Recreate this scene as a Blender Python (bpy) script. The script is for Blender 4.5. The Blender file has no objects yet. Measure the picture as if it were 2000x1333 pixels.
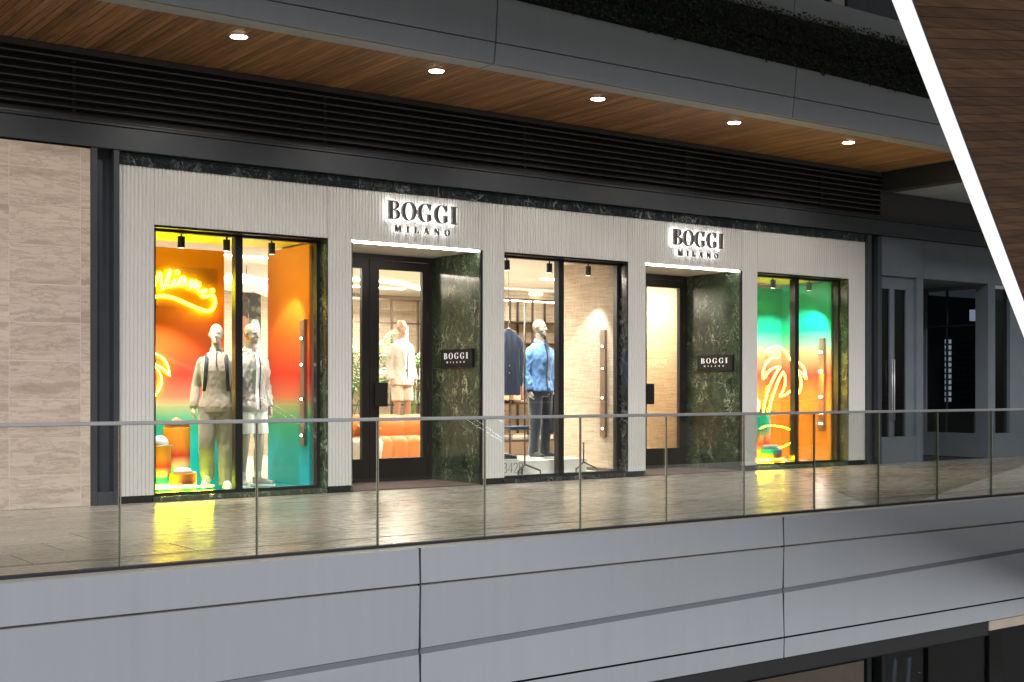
import bpy, bmesh, math, random
from mathutils import Vector, Matrix, noise
PI = math.pi
R = math.radians
SC = bpy.context.scene

# ------------------------------------------------------------------ camera
CAM = Vector((0.0, -13.372, 1.2))
cd = bpy.data.cameras.new('camera'); cam = bpy.data.objects.new('camera', cd)
SC.collection.objects.link(cam); SC.camera = cam
cam.location = CAM
cam.rotation_euler = (R(90), 0, -R(90 - 53.775))
cd.sensor_width = 36; cd.lens = 45.36
cd.shift_y = 0.0478; cd.clip_end = 500

# ------------------------------------------------------------------ sky, sun, exposure
SUN_FROM = Vector((-1.55, -3.0, 2.2)).normalized()
w = bpy.data.worlds.new('World'); SC.world = w; w.use_nodes = True
nt = w.node_tree; nt.nodes.clear()
sky = nt.nodes.new('ShaderNodeTexSky'); sky.sky_type = 'NISHITA'; sky.sun_disc = False
sky.sun_elevation = math.asin(SUN_FROM.z)
sky.sun_rotation = math.atan2(SUN_FROM.x, SUN_FROM.y)
bg = nt.nodes.new('ShaderNodeBackground'); bg.inputs['Strength'].default_value = 0.012
wo = nt.nodes.new('ShaderNodeOutputWorld')
nt.links.new(sky.outputs[0], bg.inputs[0]); nt.links.new(bg.outputs[0], wo.inputs[0])
sl = bpy.data.lights.new('sun', 'SUN'); sl.energy = 1.45; sl.angle = R(17); sl.color = (1.0, 0.985, 0.97)
sun = bpy.data.objects.new('sun', sl); SC.collection.objects.link(sun)
sun.rotation_euler = SUN_FROM.to_track_quat('Z', 'Y').to_euler()
sun.location = (-8, -20, 14)
SC.view_settings.view_transform = 'Standard'; SC.view_settings.look = 'None'
SC.view_settings.exposure = 1.0; SC.view_settings.gamma = 1.0
SC.render.engine = 'CYCLES'
cy = SC.cycles
cy.use_denoising = True
try: cy.denoiser = 'OPENIMAGEDENOISE'
except Exception: pass
cy.max_bounces = 8; cy.diffuse_bounces = 4; cy.glossy_bounces = 4; cy.transparent_max_bounces = 24
cy.transmission_bounces = 6; cy.sample_clamp_indirect = 4.0; cy.caustics_reflective = False; cy.caustics_refractive = False
cy.blur_glossy = 0.0

# ------------------------------------------------------------------ helpers
COL = SC.collection
def tag(o, label=None, cat=None, group=None, kind=None):
    if label: o['label'] = label
    if cat: o['category'] = cat
    if group: o['group'] = group
    if kind: o['kind'] = kind
    return o
def empty(name, loc=(0, 0, 0), rz=0, label=None, cat=None, group=None):
    o = bpy.data.objects.new(name, None); COL.objects.link(o)
    o.location = loc; o.rotation_euler = (0, 0, rz); o.empty_display_size = 0.2
    return tag(o, label, cat, group)
def link(name, me, mat=None, parent=None):
    if mat is not None and len(me.materials) == 0: me.materials.append(mat)
    o = bpy.data.objects.new(name, me); COL.objects.link(o)
    if parent is not None: o.parent = parent
    return o

class MB:
    """collects shapes and builds ONE mesh object"""
    def __init__(s): s.v = []; s.f = []
    def add(s, vs, fs):
        b = len(s.v); s.v += [tuple(p) for p in vs]; s.f += [tuple(i + b for i in f) for f in fs]; return s
    def box(s, x0, x1, y0, y1, z0, z1):
        return s.add([(x0,y0,z0),(x1,y0,z0),(x1,y1,z0),(x0,y1,z0),(x0,y0,z1),(x1,y0,z1),(x1,y1,z1),(x0,y1,z1)],
            [(0,3,2,1),(4,5,6,7),(0,1,5,4),(1,2,6,5),(2,3,7,6),(3,0,4,7)])
    def hexa(s, p):   # 8 points, bottom ring then top ring
        return s.add(p, [(0,3,2,1),(4,5,6,7),(0,1,5,4),(1,2,6,5),(2,3,7,6),(3,0,4,7)])
    def prism(s, poly, y0, y1):   # polygon in XZ extruded along Y
        n = len(poly)
        vs = [(x, y0, z) for x, z in poly] + [(x, y1, z) for x, z in poly]
        return s.add(vs, [tuple(range(n)), tuple(range(2*n-1, n-1, -1))] + [(i, i+n, (i+1) % n + n, (i+1) % n) for i in range(n)])
    def prism_z(s, poly, z0, z1):
        n = len(poly)
        vs = [(x, y, z0) for x, y in poly] + [(x, y, z1) for x, y in poly]
        return s.add(vs, [tuple(range(n-1, -1, -1)), tuple(range(n, 2*n))] + [(i, (i+1) % n, (i+1) % n + n, i+n) for i in range(n)])
    def prism_x(s, poly, x0, x1):   # polygon in YZ extruded along X
        n = len(poly)
        vs = [(x0, y, z) for y, z in poly] + [(x1, y, z) for y, z in poly]
        return s.add(vs, [tuple(range(n-1, -1, -1)), tuple(range(n, 2*n))] + [(i, (i+1) % n, (i+1) % n + n, i+n) for i in range(n)])
    def loft(s, rings, cap=True):
        n = len(rings[0]); b = len(s.v)
        for r in rings: s.v += [tuple(p) for p in r]
        for k in range(len(rings) - 1):
            for i in range(n):
                j = (i + 1) % n
                s.f.append((b + k*n + i, b + k*n + j, b + (k+1)*n + j, b + (k+1)*n + i))
        if cap:
            s.f.append(tuple(b + i for i in range(n-1, -1, -1)))
            s.f.append(tuple(b + (len(rings)-1)*n + i for i in range(n)))
        return s
    def tube(s, path, r, n=8, closed=False, flat=1.0, up=None):
        P = [Vector(p) for p in path]; m = len(P)
        rr = r if isinstance(r, (list, tuple)) else [r] * m
        rings = []; prev = None
        for i in range(m):
            if closed: t = P[(i+1) % m] - P[i-1]
            else: t = P[min(i+1, m-1)] - P[max(i-1, 0)]
            if t.length < 1e-9: t = Vector((0, 0, 1))
            t.normalize()
            if prev is None:
                a = Vector(up) if up else (Vector((1, 0, 0)) if abs(t.x) < .8 else Vector((0, 1, 0)))
            else: a = prev
            a = (a - t * a.dot(t)).normalized(); prev = a; bb = t.cross(a)
            rings.append([P[i] + (a*math.cos(q*2*PI/n) + bb*math.sin(q*2*PI/n)*flat) * rr[i] for q in range(n)])
        if closed: rings.append(rings[0]); return s.loft(rings, False)
        return s.loft(rings)
    def ring_z(s, specs, n=20, p=2.0):
        """stack of (cx,cy,z,rx,ry) super-ellipses"""
        rings = []
        for cx, cy_, z, rx, ry in specs:
            rg = []
            for q in range(n):
                a = 2*PI*q/n; c, d = math.cos(a), math.sin(a)
                rg.append((cx + rx*math.copysign(abs(c)**(2/p), c), cy_ + ry*math.copysign(abs(d)**(2/p), d), z))
            rings.append(rg)
        return s.loft(rings)
    def ball(s, c, r, nu=14, nv=9):
        rx, ry, rz = r if isinstance(r, (tuple, list)) else (r, r, r)
        return s.ring_z([(c[0], c[1], c[2] + rz*math.sin(-PI/2 + PI*(k+.02)/(nv-1+.04)), max(.0005, rx*math.cos(-PI/2 + PI*(k+.02)/(nv-1+.04))), max(.0005, ry*math.cos(-PI/2 + PI*(k+.02)/(nv-1+.04)))) for k in range(nv)], nu)
    def cyl(s, x, y, z0, z1, r, n=24, r1=None):
        r1 = r if r1 is None else r1
        return s.ring_z([(x, y, z0, r, r), (x, y, z1, r1, r1)], n)
    def mesh(s, name):
        me = bpy.data.meshes.new(name); me.from_pydata(s.v, [], s.f); me.update(); return me
    def build(s, name, mat=None, parent=None, smooth=False, bevel=0, auto=None):
        me = s.mesh(name)
        if bevel:
            bm = bmesh.new(); bm.from_mesh(me)
            bmesh.ops.bevel(bm, geom=bm.edges[:], offset=bevel, segments=1, affect='EDGES', clamp_overlap=True)
            bm.to_mesh(me); bm.free()
        if smooth:
            for p in me.polygons: p.use_smooth = True
            if auto is not None:
                try: me.set_sharp_from_angle(angle=R(auto))
                except Exception: pass
        return link(name, me, mat, parent)
    def remesh(s, name, voxel, smooth_it=3, wrinkle=None):
        """join overlapping shapes into one continuous skin"""
        me = s.mesh(name + '_src'); o = bpy.data.objects.new(name + '_src', me); COL.objects.link(o)
        bm = bmesh.new(); bm.from_mesh(me); bmesh.ops.recalc_face_normals(bm, faces=bm.faces[:]); bm.to_mesh(me); bm.free()
        m = o.modifiers.new('r', 'REMESH'); m.mode = 'VOXEL'; m.voxel_size = voxel
        if smooth_it:
            sm = o.modifiers.new('s', 'SMOOTH'); sm.iterations = smooth_it; sm.factor = .5
        dg = bpy.context.evaluated_depsgraph_get()
        out = bpy.data.meshes.new_from_object(o.evaluated_get(dg))
        bpy.data.objects.remove(o); bpy.data.meshes.remove(me)
        if wrinkle:
            nor = [v.normal.copy() for v in out.vertices]
            for v, nn in zip(out.vertices, nor): v.co += nn * wrinkle(v.co)
        for p in out.polygons: p.use_smooth = True
        out.name = name; return out

def copy_obj(o, parent=None, name=None):
    c = o.copy(); COL.objects.link(c)
    if parent is not None: c.parent = parent
    return c

# ------------------------------------------------------------------ materials
M = {}
class N:
    def __init__(s, name):
        s.m = bpy.data.materials.new(name); s.m.use_nodes = True; s.t = s.m.node_tree
        s.b = s.t.nodes['Principled BSDF']; s.out = s.t.nodes['Material Output']; M[name] = s.m
    def n(s, ty, **kw):
        o = s.t.nodes.new('ShaderNode' + ty)
        for k, v in kw.items():
            if hasattr(o, k): setattr(o, k, v)
            else: s.set(o, k, v)
        return o
    def set(s, o, k, v):
        sock = o.inputs[k.replace('_', ' ')] if not isinstance(k, int) else o.inputs[k]
        if hasattr(v, 'is_linked') or hasattr(v, 'links'): s.t.links.new(v, sock)
        else: sock.default_value = v
    def l(s, a, b): s.t.links.new(a, b)
    def pos(s, scale=(1, 1, 1), rand=0, rot=(0, 0, 0)):
        g = s.n('NewGeometry'); mp = s.n('Mapping'); mp.inputs['Scale'].default_value = scale; mp.inputs['Rotation'].default_value = rot
        s.l(g.outputs['Position'], mp.inputs['Vector'])
        if rand:
            oi = s.n('ObjectInfo'); cx = s.n('CombineXYZ'); mu = s.n('Math', operation='MULTIPLY'); mu.inputs[1].default_value = rand
            s.l(oi.outputs['Random'], mu.inputs[0])
            for i in range(3): s.l(mu.outputs[0], cx.inputs[i])
            s.l(cx.outputs[0], mp.inputs['Location'])
        return mp.outputs[0]
    def noise(s, vec, scale, detail=4, rough=.5, dist=0):
        o = s.n('TexNoise'); o.inputs['Scale'].default_value = scale; o.inputs['Detail'].default_value = detail
        o.inputs['Roughness'].default_value = rough; o.inputs['Distortion'].default_value = dist
        s.l(vec, o.inputs['Vector']); return o.outputs['Fac']
    def ramp(s, fac, stops, interp='LINEAR'):
        o = s.n('ValToRGB'); cr = o.color_ramp; cr.interpolation = interp
        while len(cr.elements) < len(stops): cr.elements.new(.5)
        for e, (p, c) in zip(cr.elements, stops):
            e.position = p; e.color = (c[0], c[1], c[2], 1) if not isinstance(c, (int, float)) else (c, c, c, 1)
        s.l(fac, o.inputs[0]); return o.outputs[0]
    def mix(s, fac, a, b, mode='MIX'):
        o = s.n('Mix'); o.data_type = 'RGBA'; o.blend_type = mode
        for sock, v in ((o.inputs[0], fac), (o.inputs[6], a), (o.inputs[7], b)):
            if hasattr(v, 'links'): s.l(v, sock)
            elif isinstance(v, (int, float)): sock.default_value = v
            else: sock.default_value = (v[0], v[1], v[2], 1)
        return o.outputs[2]
    def math(s, op, a, b=None):
        o = s.n('Math', operation=op)
        for i, v in enumerate((a, b)):
            if v is None: continue
            if hasattr(v, 'links'): s.l(v, o.inputs[i])
            else: o.inputs[i].default_value = v
        return o.outputs[0]
    def bump(s, h, strength=.2, dist=.01):
        o = s.n('Bump'); o.inputs['Strength'].default_value = strength; o.inputs['Distance'].default_value = dist
        s.l(h, o.inputs['Height']); s.l(o.outputs[0], s.b.inputs['Normal'])
    def col(s, c):
        if hasattr(c, 'links'): s.l(c, s.b.inputs['Base Color'])
        else: s.b.inputs['Base Color'].default_value = (c[0], c[1], c[2], 1)
        return s
    def p(s, rough=.5, metal=0, spec=.5):
        if hasattr(rough, 'links'): s.l(rough, s.b.inputs['Roughness'])
        else: s.b.inputs['Roughness'].default_value = rough
        s.b.inputs['Metallic'].default_value = metal; s.b.inputs['Specular IOR Level'].default_value = spec
        return s

def plain(name, c, rough=.5, metal=0, spec=.5, var=.08, nscale=3.0, bump=0, bscale=60):
    k = N(name); v = k.pos()
    f = k.noise(v, nscale, 4, .6)
    lo = tuple(x*(1-var) for x in c); hi = tuple(min(1, x*(1+var)) for x in c)
    k.col(k.ramp(f, [(.3, lo), (.7, hi)])); k.p(rough, metal, spec)
    if bump: k.bump(k.noise(k.pos(), bscale, 3, .6), bump, .004)
    return k.m
def emit(name, c, strength, base=(.8, .8, .8)):
    k = N(name); k.col(base)
    k.b.inputs['Emission Color'].default_value = (c[0], c[1], c[2], 1); k.b.inputs['Emission Strength'].default_value = strength
    return k.m
def glass(name, tint=(.95, .97, .96), refl=1.0, rough=0.0):
    k = N(name); k.t.nodes.remove(k.b)
    tr = k.n('BsdfTransparent'); tr.inputs[0].default_value = (*tint, 1)
    gl = k.n('BsdfGlossy'); gl.inputs['Roughness'].default_value = rough; gl.inputs[0].default_value = (1, 1, 1, 1)
    fr = k.n('Fresnel'); fr.inputs['IOR'].default_value = 1.45
    mu = k.math('MULTIPLY', fr.outputs[0], refl)
    mx = k.n('MixShader'); k.l(mu, mx.inputs[0]); k.l(tr.outputs[0], mx.inputs[1]); k.l(gl.outputs[0], mx.inputs[2])
    k.l(mx.outputs[0], k.out.inputs[0]); return k.m
def cloth(name, c, rough=.8, sheen=.3, var=.1, weave=350, bump=.15):
    k = N(name); v = k.pos()
    f = k.noise(v, 9, 4, .6)
    k.col(k.ramp(f, [(.3, tuple(x*(1-var) for x in c)), (.7, tuple(min(1, x*(1+var)) for x in c))])); k.p(rough, 0, .3)
    k.b.inputs['Sheen Weight'].default_value = sheen
    k.bump(k.noise(v, weave, 2, .5), bump, .002); return k.m

k = N('facade_paint'); oi = k.n('ObjectInfo'); f1 = k.noise(k.pos((1, 1, 1)), 1.4, 5, .6); f2_ = k.noise(k.pos((14, 14, 5)), 2.0, 5, .7)
f = k.math('ADD', k.math('MULTIPLY', f1, .5), k.math('ADD', k.math('MULTIPLY', f2_, .25), k.math('MULTIPLY', oi.outputs['Random'], .25)))
k.col(k.ramp(f, [(.28, (.535, .53, .515)), (.72, (.605, .60, .585))])); k.p(.6, 0, .4)
k = N('panel_metal'); oi = k.n('ObjectInfo'); f1 = k.noise(k.pos((.5, .5, .5)), 1.1, 4, .6); f2_ = k.noise(k.pos((9, 9, .45)), 1.0, 5, .65)
f = k.math('ADD', k.math('MULTIPLY', f1, .45), k.math('ADD', k.math('MULTIPLY', f2_, .4), k.math('MULTIPLY', oi.outputs['Random'], .15)))
k.col(k.ramp(f, [(.30, (.315, .335, .372)), (.70, (.365, .386, .424))])); k.p(k.ramp(f2_, [(.3, .38), (.7, .52)]), 0, .5)
plain('gap_grey', (.15, .16, .18), .5)
plain('joint_black', (.02, .022, .028), .7)
plain('steel_dark', (.052, .059, .072), .45, .2, .5, var=.1)
plain('louver_metal', (.065, .066, .072), .5, .3)
plain('frame_black', (.012, .012, .013), .38, 0, .5)
plain('door_black', (.018, .015, .014), .42, 0, .5)
plain('white_paint', (.78, .76, .72), .6)
plain('ceiling_white', (.74, .70, .63), .75, var=.03)
plain('handrail_steel', (.56, .56, .58), .45, .6, .5)
plain('curb_stone', (.42, .40, .37), .55)
plain('neighbour_grey', (.135, .155, .185), .55)
plain('neighbour_dark', (.02, .022, .026), .4)
plain('slate_soffit', (.022, .023, .025), .5)
plain('grout_pale', (.62, .54, .47), .8)
plain('beige_panel', (.42, .36, .30), .7)
plain('bay_soffit', (.36, .40, .44), .6)
plain('store_floor', (.62, .58, .52), .18, 0, .5, var=.05)
plain('mat_brown', (.16, .115, .10), .95, 0, .1, var=.35, nscale=160, bump=.6, bscale=220)
plain('bronze', (.10, .075, .06), .38, .6)
plain('bronze_light', (.34, .26, .21), .32, .8)
plain('letter_bronze', (.11, .10, .10), .35, .4)
plain('sign_black', (.004, .004, .005), .5, 0, .2)
emit('white_letters', (1, 1, 1), .16, (.85, .85, .85))
plain('decal_grey', (.10, .10, .10), .6)
plain('mannequin_skin', (.37, .32, .26), .42, 0, .5, var=.02)
plain('mannequin_tan', (.30, .18, .115), .42, 0, .5, var=.02)
plain('rubber_white', (.75, .75, .72), .55)
plain('wood_oak', (.35, .21, .11), .5, var=.2, nscale=12)
plain('display_white', (.78, .77, .74), .15)
plain('neon_glow_ceiling', (.82, .80, .03), .5, var=.03)  # yellow glow of the neon on the display ceilings, put into their colour
plain('teal_floor', (.02, .34, .36), .12, var=.05)
plain('terracotta_pot', (.30, .28, .26), .7)
plain('plant_soil', (.05, .035, .025), .95)
emit('led_white', (1.0, .96, .90), 14)
emit('led_strip', (.97, .98, 1.0), .47, (.15, .15, .15))
emit('led_core', (1.0, .99, 1.0), 2.4, (.25, .25, .25))
emit('led_warm', (1.0, .86, .66), 10)
emit('halo_white', (1.0, .97, .92), 7.0)
emit('downlight', (1.0, .86, .68), 30)
emit('cove_warm', (1.0, .74, .38), 5)
emit('neon_yellow', (1.0, .93, .02), 24)
emit('floor_tube', (1.0, .93, .006), 100)
emit('floor_tube_far', (1.0, .93, .006), 300)
emit('neon_ring', (1.0, .94, .02), 45)
emit('bulb', (1.0, .9, .75), 25)
emit('pendant_glow', (1.0, .85, .66), .25, (.8, .74, .64))
emit('cool_tube', (.85, .9, 1.0), .8)
emit('exit_green', (.05, 1.0, .35), 1.2)
emit('neon_pink', (1.0, .25, .35), 8)
emit('neon_blue', (.35, .5, 1.0), 6)
emit('fairy', (1.0, .9, .6), 6)
emit('cable_light', (.92, .88, 1.0), 8)
glass('window_glass', (.965, .975, .965), .6)
glass('rail_glass', (.965, .975, .965), .55)
glass('dark_glass', (.36, .38, .42), .9)
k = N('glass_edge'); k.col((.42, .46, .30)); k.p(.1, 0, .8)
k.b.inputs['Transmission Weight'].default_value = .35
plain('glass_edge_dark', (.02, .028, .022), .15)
cloth('taupe_jersey', (.26, .215, .165)); cloth('taupe_trouser', (.19, .165, .135)); cloth('shell_jacket', (.34, .315, .29), .38, .1)
cloth('white_cotton', (.74, .74, .73)); cloth('cream_linen', (.40, .355, .31)); cloth('cream_shorts', (.38, .335, .27))
cloth('blue_shell', (.12, .26, .50), .38, .2); cloth('navy_wool', (.020, .030, .062)); cloth('charcoal_trouser', (.036, .042, .056))
cloth('black_webbing', (.018, .018, .02)); cloth('shirt_blue', (.35, .46, .58)); cloth('navy_knit', (.015, .02, .035))
cloth('sneaker_white', (.78, .78, .74), .6); cloth('sneaker_grey', (.36, .34, .30), .6); cloth('sneaker_navy', (.03, .035, .05), .6)
cloth('sock_white', (.7, .72, .74)); cloth('leather_orange', (.44, .135, .032), .45, .1, weave=120); cloth('tan_garment', (.36, .22, .12)); cloth('brown_garment', (.14, .075, .05))
cloth('olive_garment', (.26, .20, .12)); cloth('folded_blue', (.05, .14, .36)); cloth('folded_sand', (.50, .40, .28)); cloth('folded_grey', (.30, .30, .32))

# woven wall covering
k = N('woven_wall'); v = k.pos((3, 3, 60)); v2 = k.pos((70, 70, 6))
a = k.noise(v, 1.0, 5, .65); b = k.noise(v2, 1.0, 4, .6)
f = k.math('ADD', k.math('MULTIPLY', a, .65), k.math('MULTIPLY', b, .35))
k.col(k.ramp(f, [(.33, (.30, .23, .165)), (.5, (.47, .38, .285)), (.68, (.60, .51, .40))])); k.p(.9, 0, .2); k.bump(f, .35, .01)
# travertine: wavy horizontal bands with pits
k = N('travertine'); v = k.pos((.9, .9, 7.0), rand=17); oi = k.n('ObjectInfo')
wv = k.n('TexNoise'); wv.inputs['Scale'].default_value = 3.2; wv.inputs['Detail'].default_value = 5; k.l(k.pos((1.3, 1.3, 2.0), rand=31), wv.inputs['Vector'])
sc = k.n('VectorMath', operation='SCALE'); sc.inputs['Scale'].default_value = .62; k.l(wv.outputs['Color'], sc.inputs[0])
add = k.n('VectorMath', operation='ADD'); k.l(v, add.inputs[0]); k.l(sc.outputs[0], add.inputs[1])
bd = k.noise(add.outputs[0], 1.3, 5, .55)
vein = k.ramp(k.math('ABSOLUTE', k.math('SUBTRACT', k.noise(add.outputs[0], 2.1, 4, .6), .5)), [(.0, 1.0), (.05, 0.0)])
fine = k.noise(k.pos((6, 6, 40), rand=3), 3.0, 4, .6)
pit = k.ramp(k.noise(k.pos((16, 16, 46), rand=7), 3.0, 3, .55), [(.64, 0.0), (.69, 1.0)])
pz = k.ramp(k.noise(k.pos((.8, .8, 4), rand=5), 2.0, 3, .5), [(.50, 0.0), (.60, 1.0)])
base = k.ramp(bd, [(.32, (.40, .31, .255)), (.46, (.54, .44, .375)), (.58, (.59, .495, .425)), (.70, (.48, .39, .33))])
base = k.mix(k.math('MULTIPLY', vein, .5), base, (.29, .215, .17))
base = k.mix(k.math('MULTIPLY', fine, .22), base, (.62, .54, .46))
base = k.mix(1.0, base, k.ramp(oi.outputs['Random'], [(0, .90), (1, 1.06)]), 'MULTIPLY')
k.col(k.mix(k.math('MULTIPLY', pit, k.math('MULTIPLY', pz, .8)), base, (.13, .09, .065))); k.p(.48, 0, .4); k.bump(bd, .08, .01)
# dark green marble with pale veins
def marble(name, base, vein, amt, scale=1.0):
    k = N(name); v = k.pos((1.0*scale, 1.0*scale, .7*scale), rand=9, rot=(.5, .4, .3))
    d = k.n('TexNoise'); d.inputs['Scale'].default_value = 2.2; d.inputs['Detail'].default_value = 5; k.l(v, d.inputs['Vector'])
    sc = k.n('VectorMath', operation='SCALE'); sc.inputs['Scale'].default_value = .9; k.l(d.outputs['Color'], sc.inputs[0])
    ad = k.n('VectorMath', operation='ADD'); k.l(v, ad.inputs[0]); k.l(sc.outputs[0], ad.inputs[1])
    def ridge(scl, wd):
        n_ = k.noise(ad.outputs[0], scl, 3, .5); r = k.math('ABSOLUTE', k.math('SUBTRACT', n_, .5))
        return k.ramp(r, [(0, 1.0), (wd, 0.0)])
    r1 = ridge(3.2, .012); r2 = ridge(7.0, .016); r3 = ridge(14, .02)
    patch = k.ramp(k.noise(v, 2.6, 3, .6), [(.42, 0.0), (.62, 1.0)])
    f = k.math('MULTIPLY', k.math('ADD', r1, k.math('ADD', k.math('MULTIPLY', r2, .6), k.math('MULTIPLY', r3, .3))), k.math('ADD', .15, k.math('MULTIPLY', patch, .9)))
    cl = k.ramp(k.noise(ad.outputs[0], 4, 6, .7), [(.3, tuple(x*.5 for x in base)), (.7, tuple(x*1.9 for x in base))])
    k.col(k.mix(k.math('MINIMUM', k.math('MULTIPLY', f, amt), 1.0), cl, vein)); k.p(.16, 0, .5); return k.m
marble('green_marble', (.034, .052, .030), (.46, .50, .34), .95, 1.1)
marble('black_marble', (.010, .012, .012), (.40, .42, .42), .65, .9)
# timber soffit boards: grain along the board, tone per board
def timber(name, c, rot, along):
    k = N(name); s = [26, 26, 26]; s[along] = 1.0
    v = k.pos(tuple(s), rand=40, rot=rot); oi = k.n('ObjectInfo')
    g = k.noise(v, 1.6, 6, .65, .4)
    g2 = k.noise(v, .35, 3, .5)
    cc = k.ramp(g, [(.30, tuple(x*.45 for x in c)), (.52, c), (.72, tuple(x*1.5 for x in c))])
    tone = k.ramp(k.math('ADD', k.math('MULTIPLY', oi.outputs['Random'], .6), k.math('MULTIPLY', g2, .4)), [(.2, .62), (.8, 1.15)])
    k.col(k.mix(1.0, cc, tone, 'MULTIPLY')); k.p(.42, 0, .4); k.bump(g, .1, .004); return k
timber('timber_soffit', (.38, .20, .095), (0, 0, 0), 1)
# corridor tiles
k = N('floor_tile'); v = k.pos((.9, 2.6, 1), rand=23); oi = k.n('ObjectInfo')
st = k.noise(k.pos((1.5, 9, 1), rand=23), 2.0, 6, .6, .6)
cl = k.noise(v, 1.3, 5, .6)
f = k.math('ADD', k.math('MULTIPLY', st, .55), k.math('MULTIPLY', cl, .45))
c0 = k.ramp(f, [(.32, (.27, .24, .20)), (.5, (.37, .335, .28)), (.7, (.46, .42, .355))])
k.col(k.mix(1.0, c0, k.ramp(oi.outputs['Random'], [(0, .86), (1, 1.1)]), 'MULTIPLY'))
k.p(k.ramp(st, [(.3, .21), (.7, .35)]), 0, .5); k.bump(st, .12, .006)
# printed colour gradients (display backdrops and pedestals): flat print that runs up the height
def gradient(name, z0, z1, stops, rough=.45):
    k = N(name); g = k.n('NewGeometry'); sx = k.n('SeparateXYZ'); k.l(g.outputs['Position'], sx.inputs[0])
    mr = k.n('MapRange'); mr.inputs['From Min'].default_value = z0; mr.inputs['From Max'].default_value = z1
    k.l(sx.outputs[2], mr.inputs['Value']); k.col(k.ramp(mr.outputs[0], stops)); k.p(rough, 0, .35); return k.m
OR, RD, PK, GN, TL = (.80, .27, .012), (.62, .035, .025), (.72, .38, .28), (.02, .34, .20), (.0, .36, .44)
gradient('print_sunset', .08, 2.9, [(0, TL), (.13, TL), (.26, GN), (.33, (.35, .38, .20)), (.37, (.66, .16, .10)), (.46, RD), (.62, (.70, .12, .015)), (.85, OR), (1, (.85, .33, .015))])
gradient('print_tropic', .08, 2.9, [(0, (.85, .36, .04)), (.22, (.85, .30, .03)), (.38, (.82, .22, .05)), (.48, (.74, .05, .05)), (.58, (.74, .32, .20)), (.66, (.20, .50, .36)), (.74, (.0, .40, .22)), (1, (.0, .30, .22))])
ped = [(0, TL), (.30, TL), (.42, PK), (.55, RD), (.72, (.82, .26, .03)), (1, (.85, .36, .03))]
gradient('print_pedestal_mid', .06, .58, ped); gradient('print_pedestal_tall', .06, .77, ped)
gradient('print_pedestal_low', .06, .26, [(0, (.1, .4, .3)), (.45, (.05, .4, .32)), (.6, RD), (.72, (.75, .2, .03)), (1, (.8, .28, .02))])
ped2 = [(0, (.85, .36, .03)), (.2, (.85, .36, .03)), (.42, (.72, .05, .04)), (.56, PK), (.72, TL), (1, (.0, .42, .55))]
gradient('print_pedestal_tropic', .06, .79, ped2); gradient('print_pedestal_tropic_low', .06, .27, [(0, (.85, .3, .03)), (.4, (.85, .36, .03)), (.62, (.75, .2, .05)), (.8, TL), (1, (.0, .42, .5))])
# foliage
def leafmat(name, a, b):
    k = N(name); k.col(k.ramp(k.noise(k.pos(), 14, 3, .6), [(.3, a), (.7, b)])); k.p(.45, 0, .4)
    k.b.inputs['Subsurface Weight'].default_value = 0; return k.m
leafmat('hedge_leaf', (.010, .017, .010), (.045, .065, .034)); leafmat('palm_leaf', (.035, .11, .018), (.10, .24, .05)); leafmat('broad_leaf', (.02, .08, .02), (.05, .15, .035))
# brushed metal of the slot drain, fine bars across
k = N('drain_metal'); g = k.pos((55, 0, 0)); wv = k.n('TexWave'); wv.inputs['Scale'].default_value = .32; k.l(g, wv.inputs['Vector'])
k.col(k.ramp(wv.outputs['Fac'], [(.4, (.04, .04, .04)), (.6, (.34, .33, .31))])); k.p(.35, .7)
# stones in the poster photograph
k = N('poster_stones'); vo = k.n('TexVoronoi'); vo.inputs['Scale'].default_value = 7; k.l(k.pos(), vo.inputs['Vector'])
k.col(k.mix(k.ramp(vo.outputs['Distance'], [(.25, 0.0), (.5, 1.0)]), k.ramp(k.noise(k.pos(), 5, 2), [(.35, (.10, .13, .06)), (.65, (.30, .20, .12))]), (.02, .02, .015))); k.p(.5)
plain('poster_shirt', (.42, .60, .68), .5, var=.1, nscale=6); plain('poster_green', (.22, .36, .24), .5); plain('poster_skin', (.42, .22, .14), .5); plain('poster_hair', (.07, .045, .03), .5, var=.5, nscale=30)

# ================================================================== THE SETTING
random.seed(4)
# corridor floor: a bed with single stone tiles laid on it
fl = MB().box(-4, 27, -4.78, 1.6, -.30, -.016).build('corridor_floor', M['joint_black']); tag(fl, 'grey brown stone tiled walkway in front of the shops', 'floor', kind='structure')
TW, TD = 1.2, .604
tile_me = {}
def tile(x0, x1, y0, y1):
    key = (round(x1-x0, 3), round(y1-y0, 3))
    if key not in tile_me:
        m = MB().box(0, key[0], 0, key[1], -.014, 0); me = m.mesh('tile'); bm = bmesh.new(); bm.from_mesh(me)
        bmesh.ops.bevel(bm, geom=bm.edges[:], offset=.002, segments=1, affect='EDGES'); bm.to_mesh(me); bm.free(); tile_me[key] = me
    o = link('tile', tile_me[key], M['floor_tile'], fl); o.location = (x0, y0, random.uniform(-.0008, .0008)); return o
for r in range(7):
    y0 = -4.23 + r*TD; x = -3.4 + (r % 3) * .4
    while x < 25.6:
        tile(x+.0045, x+TW-.0045, y0+.004, min(y0+TD, -.004)-.004); x += TW
x = -3.2
while x < 25.6:
    tile(x+.002, x+TW-.002, -4.775, -4.312); x += TW
dr = MB().box(-3.5, 26, -4.308, -4.236, -.014, -.002).build('slot_drain', M['drain_metal']); tag(dr, 'thin metal slot drain running along the walkway floor', 'drain')
# threshold strip between tiles and shop
# ground far below and the slab under the walkway
g = MB().box(-80, 120, -90, 60, -6.4, -6.2).build('ground', M['curb_stone']); tag(g, 'grey paved ground of the lower level', 'ground', kind='structure')
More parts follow.
